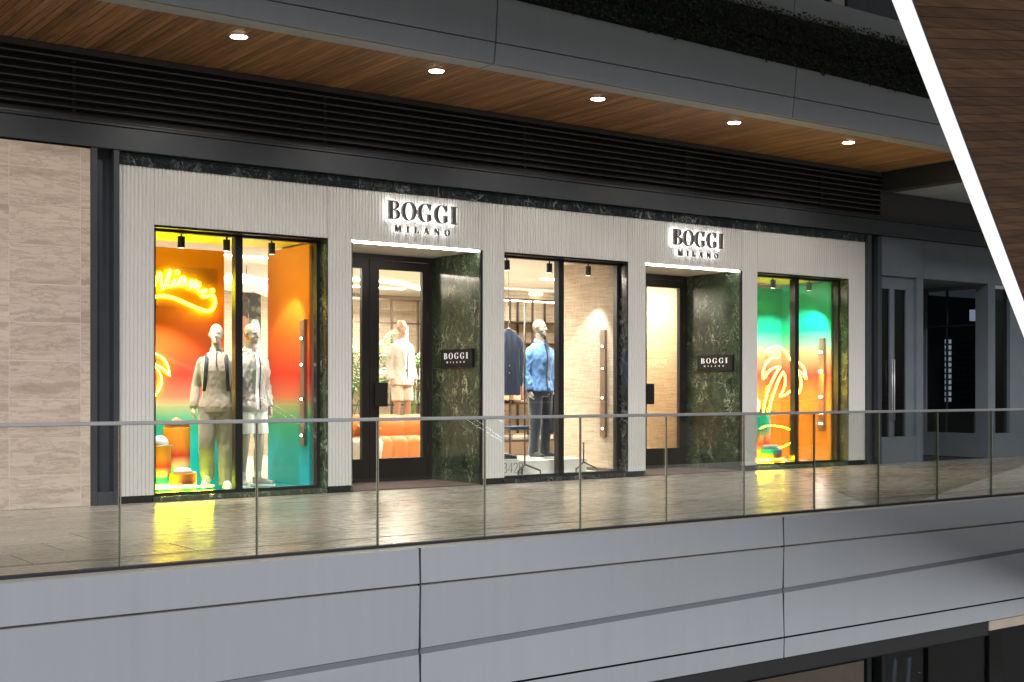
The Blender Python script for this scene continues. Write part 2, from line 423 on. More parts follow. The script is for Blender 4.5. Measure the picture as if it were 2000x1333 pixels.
# curb and fascia of the walkway edge
cb = MB().box(-4, 27, -4.985, -4.782, -.30, -.010).build('curb', M['curb_stone']); tag(cb, 'pale stone curb under the glass railing', 'curb', kind='structure')

fascia = empty('walkway_fascia', (0, -5.0, -1.35), label='grey metal panel fascia below the glass railing', cat='fascia')
def zgap(x): return -.895 + .0225*x
bk = MB().box(-4, 27, .024, .20, .0, 1.335).build('backing', M['joint_black'], fascia)
def quadpanel(name, xa, xb, ta, tb, ba, bb, ytop, ybot, th=.03, mat='panel_metal', parent=fascia, o=(0, -5.0, -1.35)):
    """slightly tilted metal sheet: top edge z ta..tb, bottom edge z ba..bb"""
    p = [(xa, ybot, ba), (xb, ybot, bb), (xb, ybot+th, bb), (xa, ybot+th, ba), (xa, ytop, ta), (xb, ytop, tb), (xb, ytop+th, tb), (xa, ytop+th, ta)]
    p = [(a-o[0], b_-o[1], c-o[2]) for a, b_, c in p]
    return MB().hexa(p).build(name, M[mat], parent, bevel=.002)
xs = [-2.88, 1.19, 5.26, 9.33, 13.40, 17.47, 21.54, 25.6]
for a, b in zip(xs, xs[1:]):
    a += .009; b -= .009
    quadpanel('panel', a, b, -.012, -.012, -.278, -.278, -5.0, -5.012, th=.012)
    quadpanel('panel', a, b, -.296, -.296, zgap(a), zgap(b), -5.012, -4.998, th=.012)
    quadpanel('panel', a, b, zgap(a)-.046, zgap(b)-.046, -1.143, -1.143, -5.001, -5.016, th=.012)
    quadpanel('panel', a, b, -1.161, -1.161, -1.345, -1.345, -5.016, -5.010, th=.012)
    jx = a - .009
    for za, zb, yy in ((-.01, -.30, -5.004), (-.30, zgap(jx)+.002, -5.003), (zgap(jx)-.05, -1.345, -5.007)): MB().box(jx-.0105, jx+.0105, yy+5.0+.004, yy+5.0+.03, zb+1.35, za+1.35).build('joint', M['joint_black'], fascia)
    p = [(a, -5.0, zgap(a)-.05), (b, -5.0, zgap(b)-.05), (b, -4.965, zgap(b)-.05), (a, -4.965, zgap(a)-.05), (a, -5.0+.012, zgap(a)+.002), (b, -5.0+.012, zgap(b)+.002), (b, -4.965, zgap(b)+.002), (a, -4.965, zgap(a)+.002)]
    MB().hexa([(q[0], q[1]+5.0, q[2]+1.35) for q in p]).build('shadow_gap_strip', M['gap_grey'], fascia)

# lower level: dark soffit and shopfront under the walkway
ls = MB().box(-4, 12.66, -4.99, -2.9, -1.50, -1.347).build('lower_soffit', M['slate_soffit']); tag(ls, 'dark soffit under the walkway', 'soffit', kind='structure')
lr = MB().box(12.68, 27, -4.99, -2.9, -1.46, -1.347).build('lower_soffit', M['beige_panel']); tag(lr, 'pale soffit beyond the dark soffit under the walkway', 'soffit', kind='structure')
low = empty('lower_storefront', (10, -3.0, -6.2), label='dark shopfront with beige panel on the level below', cat='shopfront')
def lowb(name, x0, x1, y0, y1, z0, z1, mat): return MB().box(x0-10, x1-10, y0+3, y1+3, z0+6.2, z1+6.2).build(name, M[mat], low)
lowb('header', -4, 26, -3.08, -2.95, -2.13, -1.51, 'frame_black')
lowb('panel', 7.2, 12.98, -3.04, -2.97, -5.2, -2.155, 'beige_panel')
lowb('mullion', 13.02, 13.10, -3.06, -2.96, -6.2, -2.135, 'steel_dark'); lowb('mullion', 13.28, 13.34, -3.08, -2.96, -6.2, -2.135, 'steel_dark'); lowb('mullion', 14.25, 14.40, -3.06, -2.96, -6.2, -2.135, 'frame_black')
lowb('mullion', 15.6, 15.9, -3.06, -2.96, -6.2, -2.135, 'frame_black')
lowb('pane', 13.345, 14.245, -3.02, -3.01, -6.2, -2.14, 'dark_glass'); lowb('pane', 14.405, 15.595, -3.02, -3.01, -6.2, -2.14, 'dark_glass'); lowb('pane', 15.905, 25, -3.02, -3.01, -6.2, -2.14, 'dark_glass')
lowb('back_wall', -4, 26, -1.6, -1.4, -6.2, -1.51, 'neighbour_dark')
fy = empty('fairy_lights', (14.6, -2.6, -3.0), label='string of tiny warm lights behind the lower shop glass', cat='string lights')
random.seed(8)
for i in range(16):
    MB().ball((random.uniform(-.10, .12)+.2, random.uniform(-.05, .05), .72 - i*.085), random.uniform(.006, .011), 8, 6).build('bulb', M['fairy'], fy)
MB().tube([(.2, 0, .8), (.26, 0, .4), (.16, 0, 0), (.24, 0, -.5)], .003, 5).build('wire', M['frame_black'], fy)
for dx, L in ((-.55, .42), (-.25, .45)):
    t = MB().tube([(14.6+dx-.03, -2.7, -3.0+.62-L), (14.6+dx+.02, -2.7, -3.0+.66)], .012, 8).build('tube_lamp', M['cool_tube'])
    tag(t, 'slim white tube lamp behind the lower glass, ' + ('left of the pair' if dx < -.4 else 'nearer the fairy lights'), 'lamp')

# travertine wall, single tiles
tw = empty('travertine_wall', (3.0, 0, 0), label='travertine tiled wall beside the fluted storefront', cat='wall')
MB().box(-6.5, 1.36, .03, .3, 0, 3.70).build('wall_core', M['curb_stone'], tw)
rows = [0, .335, .72, 1.108, 1.495, 1.883, 2.27, 2.665, 3.06, 3.447, 3.695]
cols = [-3.55, -2.84, -2.13, -1.42, -.71, 0, .71, 1.42, 2.13, 2.84, 3.553, 4.264, 4.362]
tme = {}
for z0, z1 in zip(rows, rows[1:]):
    for x0, x1 in zip(cols, cols[1:]):
        key = (round(x1-x0, 3), round(z1-z0, 3))
        if key not in tme:
            me = MB().box(.0025, key[0]-.0025, -.05, .028, .0025, key[1]-.0025).mesh('tile'); bm = bmesh.new(); bm.from_mesh(me)
            bmesh.ops.bevel(bm, geom=bm.edges[:], offset=.002, segments=1, affect='EDGES'); bm.to_mesh(me); bm.free(); tme[key] = me
        o = link('tile', tme[key], M['travertine'], tw); o.location = (x0-3, random.uniform(-.001, .001), z0)
MB().box(-6.5, 1.362, -.0485, .0, .002, 3.692).build('grout', M['grout_pale'], tw)

# dark steel channel column
ch = empty('steel_column', (4.5, 0, 0), label='dark steel channel column left of the fluted storefront', cat='column')
MB().box(4.366-4.5, 4.433-4.5, -.06, .15, 0, 3.711).build('flange', M['steel_dark'], ch, bevel=.003)
MB().box(4.603-4.5, 4.662-4.5, -.06, .15, 0, 3.711).build('flange', M['steel_dark'], ch, bevel=.003)
MB().box(4.435-4.5, 4.601-4.5, .07, .15, .14, 3.711).build('web', M['steel_dark'], ch)
MB().box(4.435-4.5, 4.601-4.5, -.058, .148, 0, .138).build('base_plate', M['steel_dark'], ch, bevel=.003)
c2 = empty('steel_column', (17.0, 0, 0), label='black steel column between fluted storefront and grey neighbour shop', cat='column')
MB().box(16.842-17, 16.93-17, -.05, .12, 0, 3.69).build('flange', M['steel_dark'], c2, bevel=.003)
MB().box(17.10-17, 17.19-17, -.05, .12, 0, 3.69).build('flange', M['steel_dark'], c2, bevel=.003)
MB().box(16.932-17, 17.098-17, .04, .12, .12, 3.69).build('web', M['frame_black'], c2)
MB().box(16.932-17, 17.098-17, -.04, .12, 0, .118).build('base_plate', M['frame_black'], c2)

# beam over the shopfronts, louvres above, dark band
beam = MB().box(-4, 26, -.075, .30, 3.712, 3.945).box(-4, 26, -.06, .30, 3.955, 3.985).build('beam', M['steel_dark'], bevel=.004); tag(beam, 'long dark steel beam running over all the shopfronts', 'beam')
lv = empty('louvre_screen', (6, 0, 4), label='dark horizontal louvre screen under the timber soffit', cat='louvre')
for i, z in enumerate([4.02 + .083*k for k in range(8)]):
    zz = z-4
    MB().prism_x([(-.055, zz), (-.045, zz-.012), (.06, zz+.055), (.055, zz+.068)], -10, 11.2).build('slat', M['louver_metal'], lv)
MB().tube([(-10, -.03, -.004), (11.2, -.03, -.004)], .022, 10).build('rail', M['steel_dark'], lv, True)
MB().box(-10, 11.2, .08, .2, 0, .70).build('backing', M['joint_black'], lv)
MB().box(-10, 11.2, -.05, .075, .655, .715).build('top_band', M['louver_metal'], lv)
for i in range(7):
    MB().box(-7.6 + i*2.9, -7.56 + i*2.9, .03, .078, .0, .655).build('bracket', M['louver_metal'], lv)

# timber soffit: single boards on a dark deck
sf = MB().box(-4, 17.25, -1.75, .2, 4.738, 5.0).build('soffit', M['joint_black']); tag(sf, 'warm timber board soffit with round downlights', 'soffit', kind='structure')
pme = MB().box(.0025, .0825, -1.745, .075, 4.722, 4.737).mesh('plank'); bm = bmesh.new(); bm.from_mesh(pme)
bmesh.ops.bevel(bm, geom=bm.edges[:], offset=.003, segments=1, affect='EDGES'); bm.to_mesh(pme); bm.free()
k_ = 0; x = -4.0
while x < 17.12:
    o = link('plank', pme, M['timber_soffit'], sf); o.location = (x, 0, random.uniform(-.0015, .0015)); x += .085
# downlights
dlx = [3.065, 5.398, 7.738, 10.056, 12.396, 14.702]
words_ = ['', 'leftmost in view', 'second from the left', 'middle one of five', 'second from the right', 'rightmost in view']
for x, wd in zip(dlx, words_):
    d = empty('downlight', (x, -1.40, 4.72), label='round lit downlight in the timber soffit, ' + (wd or 'left of the picture'), cat='downlight', group='soffit downlights')
    MB().cyl(0, 0, -.004, .0, .092, 28, .095).build('trim_ring', M['white_paint'], d, True, auto=40)
    MB().cyl(0, 0, -.0065, -.0042, .080, 28).build('lens', M['downlight'], d)
    L = bpy.data.lights.new('downlight_lamp', 'SPOT'); L.energy = 50; L.color = (1, .92, .82); L.spot_size = R(150); L.spot_blend = .6; L.shadow_soft_size = .07
    lo = bpy.data.objects.new('lamp', L); COL.objects.link(lo); lo.parent = d; lo.location = (0, 0, -.03)

# upper fascia with timber soffit's edge
uf = empty('upper_fascia', (0, -2.05, 4.72), label='grey metal panel fascia above the timber soffit', cat='fascia')
U = (0, -2.05, 4.72)
def zj(x): return 4.875 + .0080*x
def zt(x): return 5.535 - .0133*x
ux = [-1.42, 3.32, 8.06, 12.80, 17.54, 22.28]
for a, b in zip(ux, ux[1:]):
    a += .009; b -= .009
    quadpanel('panel', a, b, zj(a)-.006, zj(b)-.006, 4.722, 4.722, -2.075, -2.045, parent=uf, o=U)
    quadpanel('panel', a, b, zt(a), zt(b), zj(a)+.006, zj(b)+.006, -2.115, -2.077, parent=uf, o=U)
    MB().box(a, b, -1.998+2.05, -1.762+2.05, -.004, .02).build('edge_trim', M['panel_metal'], uf, bevel=.003)
MB().box(-4, 22, -1.99+2.05, -1.76+2.05, .03, .70).build('backing', M['joint_black'], uf)
# second fascia above the planting and the storey above it
f2 = empty('parapet_fascia', (0, -2.05, 6.0), label='grey metal parapet fascia above the hanging planting', cat='fascia')
for a, b in zip(ux, ux[1:]):
    quadpanel('panel', a+.006, b-.006, 6.325, 6.325, 6.03, 6.03, -2.10, -2.06, parent=f2, o=(0, -2.05, 6.0))
MB().box(-4, 22, .02, .5, -.3, .30).build('backing', M['joint_black'], f2)
pb = MB().box(-4, 22, -1.96, -1.84, 5.30, 5.69).build('planter_trough', M['joint_black']); tag(pb, 'dark trough behind the hanging planting', 'planter')
# hanging planting
random.seed(21); hb = MB()
for i in range(34000):
    x = random.uniform(5.5, 20); z = random.uniform(5.26, 6.06); dep = random.random()
    zb = zt(x) + .01 + .012*noise.noise(Vector((x*3, 0, 0))) - (.03*max(0, noise.noise(Vector((x*9, 3, 0))))**2*4)
    if z < zb: continue
    y = -2.12 - .10*dep - .05*noise.noise(Vector((x*2.2, z*4, 1)))
    l = random.uniform(.022, .055); wdt = l*random.uniform(.35, .6)
    a = random.uniform(0, 2*PI); t = Vector((math.cos(a)*.6, random.uniform(-.7, -.1), math.sin(a)*.5 - .6)).normalized()
    s_ = t.cross(Vector((random.uniform(-1, 1), random.uniform(-1, 1), random.uniform(-1, 1)))).normalized()*wdt*.5
    c = Vector((x, y, z)); hb.add([c, c + t*l*.5 + s_, c + t*l, c + t*l*.5 - s_], [(0, 1, 2, 3)])
hp = hb.build('hanging_planting', M['hedge_leaf']); tag(hp, 'dark green hanging planting between the two grey fascias', 'planting', kind='stuff')
# storey above: shopfront just seen over the parapet
us = empty('upper_storefront', (14, -1.2, 6.0), label='glazed shopfront of the storey above, seen over the parapet', cat='shopfront')
for x0, x1, m in ((-4, -.72, 'beige_panel'), (-.72, -.66, 'white_paint'), (.0, .22, 'neighbour_grey'), (.30, .36, 'white_paint'), (.52, .80, 'white_paint'), (.86, 1.3, 'neighbour_grey'), (1.3, 6, 'neighbour_grey')):
    MB().box(x0+.003, x1-.003, -.05, .05, 0, 2.3).build('mullion' if x1-x0 < .3 else 'panel', M[m], us)
for x0, x1 in ((-.66, 0), (.22, .30), (.36, .52), (.80, .86)):
    MB().box(x0, x1, -.01, .0, 0, 2.3).build('pane', M['dark_glass'], us)
MB().box(-4, 6, 1.2, 1.3, 0, 2.3).build('back_wall', M['neighbour_dark'], us)
# unseen slab added above the upper storey to shade the upper fascia
cn = MB().box(-6, 26, -8.2, 8, 8.3, 8.6).build('shade_slab', M['panel_metal']); tag(cn, 'broad unseen slab added to shade the upper fascia', 'shade slab', kind='structure')
# next bay at the right end of the soffit
nb = MB().box(17.252, 17.52, -1.99, .25, 4.43, 5.0).build('cross_beam', M['steel_dark']); tag(nb, 'short grey cross beam at the right end of the timber soffit', 'beam')
ns = MB().box(17.522, 27, -1.99, .25, 4.44, 5.0).build('bay_soffit', M['bay_soffit']); tag(ns, 'pale blue grey soffit beyond the cross beam', 'soffit', kind='structure')
MB().box(17.21, 27, .0, .3, 3.99, 4.43).build('louvre_band', M['louver_metal'], nb)

# ================================================================== STOREFRONT
X0, X1 = 4.676, 16.834
WIN = [(5.063, 7.145), (9.678, 11.778), (14.339, 16.430)]
DOOR = [(7.456, 9.340), (12.099, 14.017)]
sfr = empty('storefront', (10.7, 0, 0), label='pale fluted storefront with three windows and two recessed entrances', cat='storefront')
def S(mb, name, mat, parent=None, **kw):   # build in world coordinates as a child of the storefront (or one of its parts)
    o = mb.build(name, M[mat], parent or sfr, **kw)
    if parent is None: o.location = (-10.7, 0, 0)
    return o
PITCH = .0430
def fluted(name, x0, x1, z0, z1):
    prof = []; i0 = math.floor((x0 - X0)/PITCH)
    pts = [(0, .0105), (.10, .0035), (.24, .0005), (.42, 0), (.60, .0005), (.76, .0035), (.86, .0105), (.93, .0125)]
    x = X0 + i0*PITCH
    while x < x1:
        for f, d in pts:
            xx = x + f*PITCH
            if x0 < xx < x1: prof.append((xx, d))
        x += PITCH
    prof = [(x0, .0105)] + prof + [(x1, .0105)]
    mb = MB(); n = len(prof)
    mb.v = [(a, d, z0) for a, d in prof] + [(a, d, z1) for a, d in prof] + [(x0, .10, z0), (x1, .10, z0), (x0, .10, z1), (x1, .10, z1)]
    mb.f = [(i, i+1, n+i+1, n+i) for i in range(n-1)] + [tuple(range(n-1, -1, -1)) + (2*n, 2*n+1), tuple(range(n, 2*n)) + (2*n+3, 2*n+2), (0, n, 2*n+2, 2*n), (n-1, 2*n+1, 2*n+3, 2*n-1), (2*n, 2*n+2, 2*n+3, 2*n+1)]
    return S(mb, name, 'facade_paint')
ZT, ZB, ZH = 3.575, .078, 2.968
ops = sorted(WIN + DOOR)
edges = [X0] + [v for o in ops for v in o] + [X1]
for a, b in zip(edges[::2], edges[1::2]):
    fluted('fluted_pier', a, b, ZB, ZT)
    S(MB().box(a+.02, b-.02, .025, .12, 0, ZB-.001), 'plinth', 'frame_black')
    S(MB().box(a+.004, b-.004, .101, .19, 0, ZT), 'pier_core', 'frame_black')
for a, b in ops: fluted('fluted_header', a+.0015, b-.0015, ZH, ZT)
S(MB().box(X0, X1, .101, .16, 3.0, 3.70), 'header_core', 'frame_black')
x = X0
while x < X1:
    xb = min(x + 2.026, X1)
    S(MB().box(x+.001, xb-.001, -.012, .10, ZT+.003, 3.70), 'marble_slab', 'black_marble'); x = xb
for wi, (a, b) in enumerate(WIN):
    m1 = (.4795*(b-a) + a - .005, .5215*(b-a) + a - .005)
    gx0, gx1 = a+.077, b-.062; gz0, gz1 = .085, 2.918
    wf = S(MB().box(a+.001, gx0, .165, .245, .03, 2.967).box(gx1, b-.022, .165, .245, .03, 2.967).box(gx0, gx1, .165, .245, .03, gz0).box(gx0, gx1, .165, .245, gz1, 2.967), 'window', 'frame_black')
    S(MB().box(m1[0], m1[1], .150, .25, gz0, gz1), 'mullion', 'frame_black', wf)
    for x0, x1 in ((gx0, m1[0]), (m1[1], gx1)):
        S(MB().box(x0, x1, .198, .206, gz0, gz1), 'pane', 'window_glass', wf)
    S(MB().box(b-.020, b-.001, .012, .26, .055, ZH-.002), 'marble_reveal', 'green_marble' if wi != 1 else 'black_marble')
    S(MB().box(b-.0008, b+.0001, .004, .020, .055, ZH-.002), 'edge_trim', 'frame_black')
    S(MB().box(a+.001, b-.001, .03, .164, 2.945, ZH-.001), 'head_trim', 'frame_black')
    S(MB().box(a+.001, b-.001, .018, .26, .001, .052), 'sill', 'black_marble' if wi == 1 else 'green_marble', bevel=.003)
DY = 1.135
for di, (a, b) in enumerate(DOOR):
    S(MB().box(b-.03, b-.001, .03, DY+.1, .001, 1.488), 'marble_slab', 'green_marble'); S(MB().box(b-.03, b-.001, .03, DY+.1, 1.491, 2.955), 'marble_slab', 'green_marble')
    S(MB().box(a+.001, a+.03, .03, DY+.1, .001, 1.488), 'marble_slab', 'green_marble'); S(MB().box(a+.001, a+.03, .03, DY+.1, 1.491, 2.955), 'marble_slab', 'green_marble')
    S(MB().box(b-.036, b-.0005, .003, .029, .001, 2.965), 'edge_trim', 'frame_black')
    S(MB().box(a+.001, b-.037, .10, DY+.1, 2.956, 3.1), 'recess_ceiling', 'ceiling_white')
    S(MB().box(a+.03, b-.05, .035, .075, 2.945, 2.967), 'light_strip', 'led_white')
    mt = MB().box(a+.035, b-.035, .02, DY-.03, .001, .012).build('entrance_mat', M['mat_brown']); tag(mt, 'brown coir mat in the ' + ('entrance beside the sunset window' if di == 0 else 'entrance nearer the palm tree window'), 'mat', 'entrance mats')
    # door frame and two leaves
    S(MB().box(a+.031, a+.09, DY, DY+.09, .001, 2.955).box(b-.09, b-.031, DY, DY+.09, .001, 2.955).box(a+.09, b-.09, DY, DY+.09, 2.885, 2.955), 'door_frame', 'door_black')
    mid = (a+b)/2 - .046
    for s0, s1, hz in ((a+.092, mid-.004, 0), (mid+.004, b-.092, 1)):
        st = .107 if s0 < mid else .145; st2 = .145 if s0 < mid else .086
        st, st2 = (.10, .102) if hz == 0 else (.143, .086)
        lf = S(MB().box(s0, s0+st, DY+.01, DY+.07, .012, 2.88).box(s1-st2, s1, DY+.01, DY+.07, .012, 2.88).box(s0+st, s1-st2, DY+.01, DY+.07, .012, .31).box(s0+st, s1-st2, DY+.01, DY+.07, 2.765, 2.88), 'door', 'door_black')
        S(MB().box(s0+st, s1-st2, DY+.035, DY+.043, .31, 2.765), 'pane', 'window_glass', lf)
        if hz:
            S(MB().box(s0+.045, s0+.235, DY-.055, DY-.035, .985, 1.295).box(s0+.09, s0+.12, DY-.035, DY+.01, 1.03, 1.06).box(s0+.09, s0+.12, DY-.035, DY+.01, 1.22, 1.25), 'handle', 'door_black', lf)
        for hzz in (.35, 1.2, 2.1): S(MB().tube([(s1-.008 if hz else s0+.008, DY+.002, hzz), (s1-.008 if hz else s0+.008, DY+.002, hzz+.13)], .007, 8), 'hinge', 'bronze', lf)

# ------------------------------------------------------------------ serif lettering
def arc(cx, cz, rx, rz, a0, a1, n=20): return [(cx + rx*math.cos(R(a0 + (a1-a0)*i/n)), cz + rz*math.sin(R(a0 + (a1-a0)*i/n))) for i in range(n+1)]
hs = .035   # hairline
def glyph(c):
    """outlines (first is outer, rest holes), advance width, unit cap height"""
    if c == 'I': return [[(0,0),(.36,0),(.36,hs),(.28,hs),(.28,1-hs),(.36,1-hs),(.36,1),(0,1),(0,1-hs),(.08,1-hs),(.08,hs),(0,hs)]], .36
    if c == 'B':
        o = [(0,0)] + [(.36,0)] + arc(.40,.27,.28,.27,-90,90,12) + [(.40,.54)] + arc(.38,.77,.24,.23,-78,90,12) + [(0,1),(0,1-hs),(.09,1-hs),(.09,hs),(0,hs)]
        return [o, [(.29,hs+.01)] + arc(.36,.27,.135,.23,-90,90,10) + [(.29,.50)], [(.29,.555)] + arc(.35,.765,.105,.195,-90,90,10) + [(.29,.96)]], .68
    if c == 'O': return [arc(.40,.5,.40,.52,0,360,40)[:-1], arc(.40,.5,.225,.485,0,360,40)[:-1]], .80
    if c == 'G':
        o = arc(.42,.5,.42,.52,52,318,34) + [(.72,.10),(.72,.40),(.80,.40),(.80,.43),(.44,.43),(.44,.40),(.54,.40),(.54,.14)] + arc(.42,.5,.245,.485,300,58,30)[0:] + [(.60,.80),(.67,.66),(.70,.66),(.70,1.0),(.67,1.0)]
        return [o], .82
    if c == 'M': return [[(0,0),(.24,0),(.24,hs),(.15,hs),(.15,.86),(.42,0),(.48,0),(.74,.86),(.74,hs),(.66,hs),(.66,0),(1.0,0),(1.0,hs),(.92,hs),(.92,1-hs),(1.0,1-hs),(1.0,1),(.73,1),(.51,.30),(.29,1),(0,1),(0,1-hs),(.09,1-hs),(.09,hs),(0,hs)]], 1.0
    if c == 'L': return [[(0,0),(.62,0),(.64,.34),(.60,.34),(.50,hs),(.27,hs),(.27,1-hs),(.36,1-hs),(.36,1),(0,1),(0,1-hs),(.08,1-hs),(.08,hs),(0,hs)]], .64
    if c == 'A': return [[(0,0),(.24,0),(.24,hs),(.15,hs),(.21,.26),(.50,.26),(.57,hs),(.49,hs),(.49,0),(.84,0),(.84,hs),(.76,hs),(.47,1),(.37,1),(.09,hs),(0,hs)], [(.23,.31),(.35,.75),(.48,.31)]], .84
    if c == 'N': return [[(0,0),(.24,0),(.24,hs),(.15,hs),(.15,.80),(.66,0),(.74,0),(.74,1-hs),(.84,1-hs),(.84,1),(.58,1),(.58,1-hs),(.68,1-hs),(.68,.28),(.24,1),(0,1),(0,1-hs),(.09,1-hs),(.09,hs),(0,hs)]], .84
    # sans digits and letters of the window number
    if c == '4': return [[(.36,0),(.47,0),(.47,.24),(.62,.24),(.62,.34),(.47,.34),(.47,1),(.36,1),(0,.34),(0,.24),(.36,.24)], [(.36,.34),(.11,.34),(.36,.80)]], .62
def letter_mesh(c, size, depth, shrink=0.0):
    cu = bpy.data.curves.new('glyph', 'CURVE'); cu.dimensions = '2D'; cu.fill_mode = 'BOTH'; cu.extrude = depth/2; cu.offset = -shrink
    outs, adv = glyph(c)
    for pts in outs:
        sp = cu.splines.new('POLY'); sp.points.add(len(pts)-1); sp.use_cyclic_u = True
        for p, q in zip(sp.points, pts): p.co = (q[0]*size, q[1]*size, 0, 1)
    o = bpy.data.objects.new('glyph', cu); COL.objects.link(o)
    me = bpy.data.meshes.new_from_object(o.evaluated_get(bpy.context.evaluated_depsgraph_get()))
    bpy.data.objects.remove(o); bpy.data.curves.remove(cu)
    me.materials.clear(); return me, adv*size
def text_layout(txt, size, total, sx=1.0):
    adv = [glyph(c)[1]*size*sx for c in txt]; gap = (total - sum(adv))/(len(txt)-1); xs_ = []; x = 0
    for a in adv: xs_.append(x); x += a + gap
    return xs_
LET = {}
def letters(parent, txt, size, total, x, z, depth, mat, place, halo=None, sx=1.0):
    for c, dx in zip(txt, text_layout(txt, size, total, sx)):
        key = (c, round(size, 4), depth)
        if key not in LET: LET[key] = letter_mesh(c, size, depth)[0]
        o = link('letter', LET[key], M[mat], parent); place(o, x+dx, z); o.scale = (sx, 1, 1)
        if halo:
            key = (c, round(size, 4), 'halo')
            if key not in LET: LET[key] = letter_mesh(c, size, .002, .001)[0]
            h = link('backlight', LET[key], M[halo], o); h.location = (0, 0, -depth/2 - .002)
for i, (x, lab) in enumerate(((7.90, 'dark halo lit serif lettering above the entrance beside the sunset window'), (12.55, 'dark halo lit serif lettering above the entrance nearer the palm window'))):
    sg = empty('sign_lettering', (x+.5, -.03, 3.1), label=lab, cat='sign')
    def place(o, xx, zz): o.rotation_euler = (R(90), 0, 0); o.location = (xx, -.030, zz)
    letters(sg, 'BOGGI', .218, 1.0, -.5, .148, .045, 'letter_bronze', place, 'halo_white', 1.2)
    letters(sg, 'MILANO', .076, .79, -.395, .0, .03, 'letter_bronze', place, 'halo_white', 1.2)
for i, xw in enumerate((9.31, 13.987)):
    pl = empty('wall_sign', (xw, .51, 1.49), label='black plaque with white serif lettering on marble, ' + ('entrance beside the sunset window' if i == 0 else 'entrance nearer the palm window'), cat='sign', group='marble wall plaques')
    MB().box(-.035, -.001, -.37, .37, .0, .235).build('plate', M['sign_black'], pl, bevel=.002)
    def place(o, xx, zz): o.rotation_euler = (R(90), 0, R(-90)); o.location = (-.0365, -xx, zz)
    letters(pl, 'BOGGI', .078, .56, -.29, .112, .002, 'white_letters', place, None, 1.55)
    letters(pl, 'MILANO', .024, .42, -.225, .058, .002, 'white_letters', place, None, 1.4)

# ================================================================== INSIDE THE STORE
def struct(mb, name, mat, label, cat): o = mb.build(name, M[mat]); return tag(o, label, cat, kind='structure')
struct(MB().box(4.70, 16.82, 1.24, 8.2, -.1, .02), 'store_floor', 'store_floor', 'pale polished floor inside the clothes store', 'floor')
struct(MB().box(4.70, 16.82, .262, 8.2, 3.03, 3.2), 'store_ceiling', 'ceiling_white', 'cream ceiling inside the clothes store', 'ceiling')
struct(MB().box(4.60, 4.695, .262, 8.2, -.1, 3.2), 'wall_left', 'woven_wall', 'woven beige left wall of the store', 'wall')
struct(MB().box(16.825, 16.95, .262, 8.2, -.1, 3.2), 'wall_right', 'woven_wall', 'woven beige right wall of the store', 'wall')
struct(MB().box(4.60, 16.95, 8.205, 8.3, -.1, 3.2), 'wall_back', 'woven_wall', 'woven beige back wall of the store', 'wall')
struct(MB().box(12.75, 16.8, 5.85, 5.95, .021, 3.029), 'partition_wall', 'woven_wall', 'woven beige partition behind the shelving', 'wall')
struct(MB().box(13.3, 16.7, 2.4, 2.5, .021, 3.029), 'partition_wall', 'woven_wall', 'woven beige partition behind the second entrance', 'wall')
# display floors
struct(MB().box(5.07, 7.12, .247, 1.48, .0, .062), 'display_floor', 'teal_floor', 'glossy teal floor of the sunset window', 'floor')
struct(MB().box(9.69, 11.74, .247, 1.48, .0, .062), 'display_floor', 'display_white', 'white floor of the middle window', 'floor')
for xa, xb, lb in ((5.07, 7.12, 'sunset'), (14.35, 16.40, 'palm tree')): struct(MB().box(xa, xb, .247, 1.34, 2.958, 3.02), 'display_ceiling', 'neon_glow_ceiling', 'ceiling of the %s window with yellow neon glow painted in' % lb, 'ceiling')
struct(MB().box(14.35, 16.40, .247, 1.48, .0, .062), 'display_floor', 'display_white', 'pale floor of the palm tree window', 'floor')
# backdrops
def board(name, x0, x1, y0, y1, z0, z1, mat, label): return tag(MB().box(x0, x1, y0, y1, z0, z1).build(name, M[mat], bevel=.003), label, 'backdrop')
board('backdrop_panel', 5.09, 6.445, 1.34, 1.38, .063, 2.885, 'print_sunset', 'orange to teal backdrop behind the yellow neon script')
board('backdrop_panel', 7.085, 7.118, .36, 1.48, .063, 2.93, 'print_sunset', 'orange to teal side panel with a tall bronze light bar')
board('backdrop_panel', 14.36, 16.36, 1.34, 1.38, .063, 2.89, 'print_tropic', 'green to orange backdrop behind the neon palm tree')
board('backdrop_panel', 16.365, 16.40, .30, 1.38, .063, 2.93, 'print_tropic', 'green to orange side panel in the palm tree window')
board('backdrop_panel', 11.745, 11.775, .262, 1.40, .10, 3.02, 'woven_wall', 'woven beige side wall in the middle window')
bs = MB().box(11.722, 11.744, .262, 1.40, .063, .10).build('skirting', M['bronze']); tag(bs, 'dark skirting under the woven side wall of the middle window', 'skirting')
# side partitions between windows and entrances
for a, b, nm in ((7.155, 7.44, 'left of the first entrance'), (9.36, 9.66, 'right of the first entrance'), (11.79, 12.08, 'left of the second entrance'), (14.03, 14.33, 'right of the second entrance')):
    struct(MB().box(a, b, .262, 1.235, .0, 3.029), 'partition_wall', 'ceiling_white', 'short partition ' + nm, 'wall')

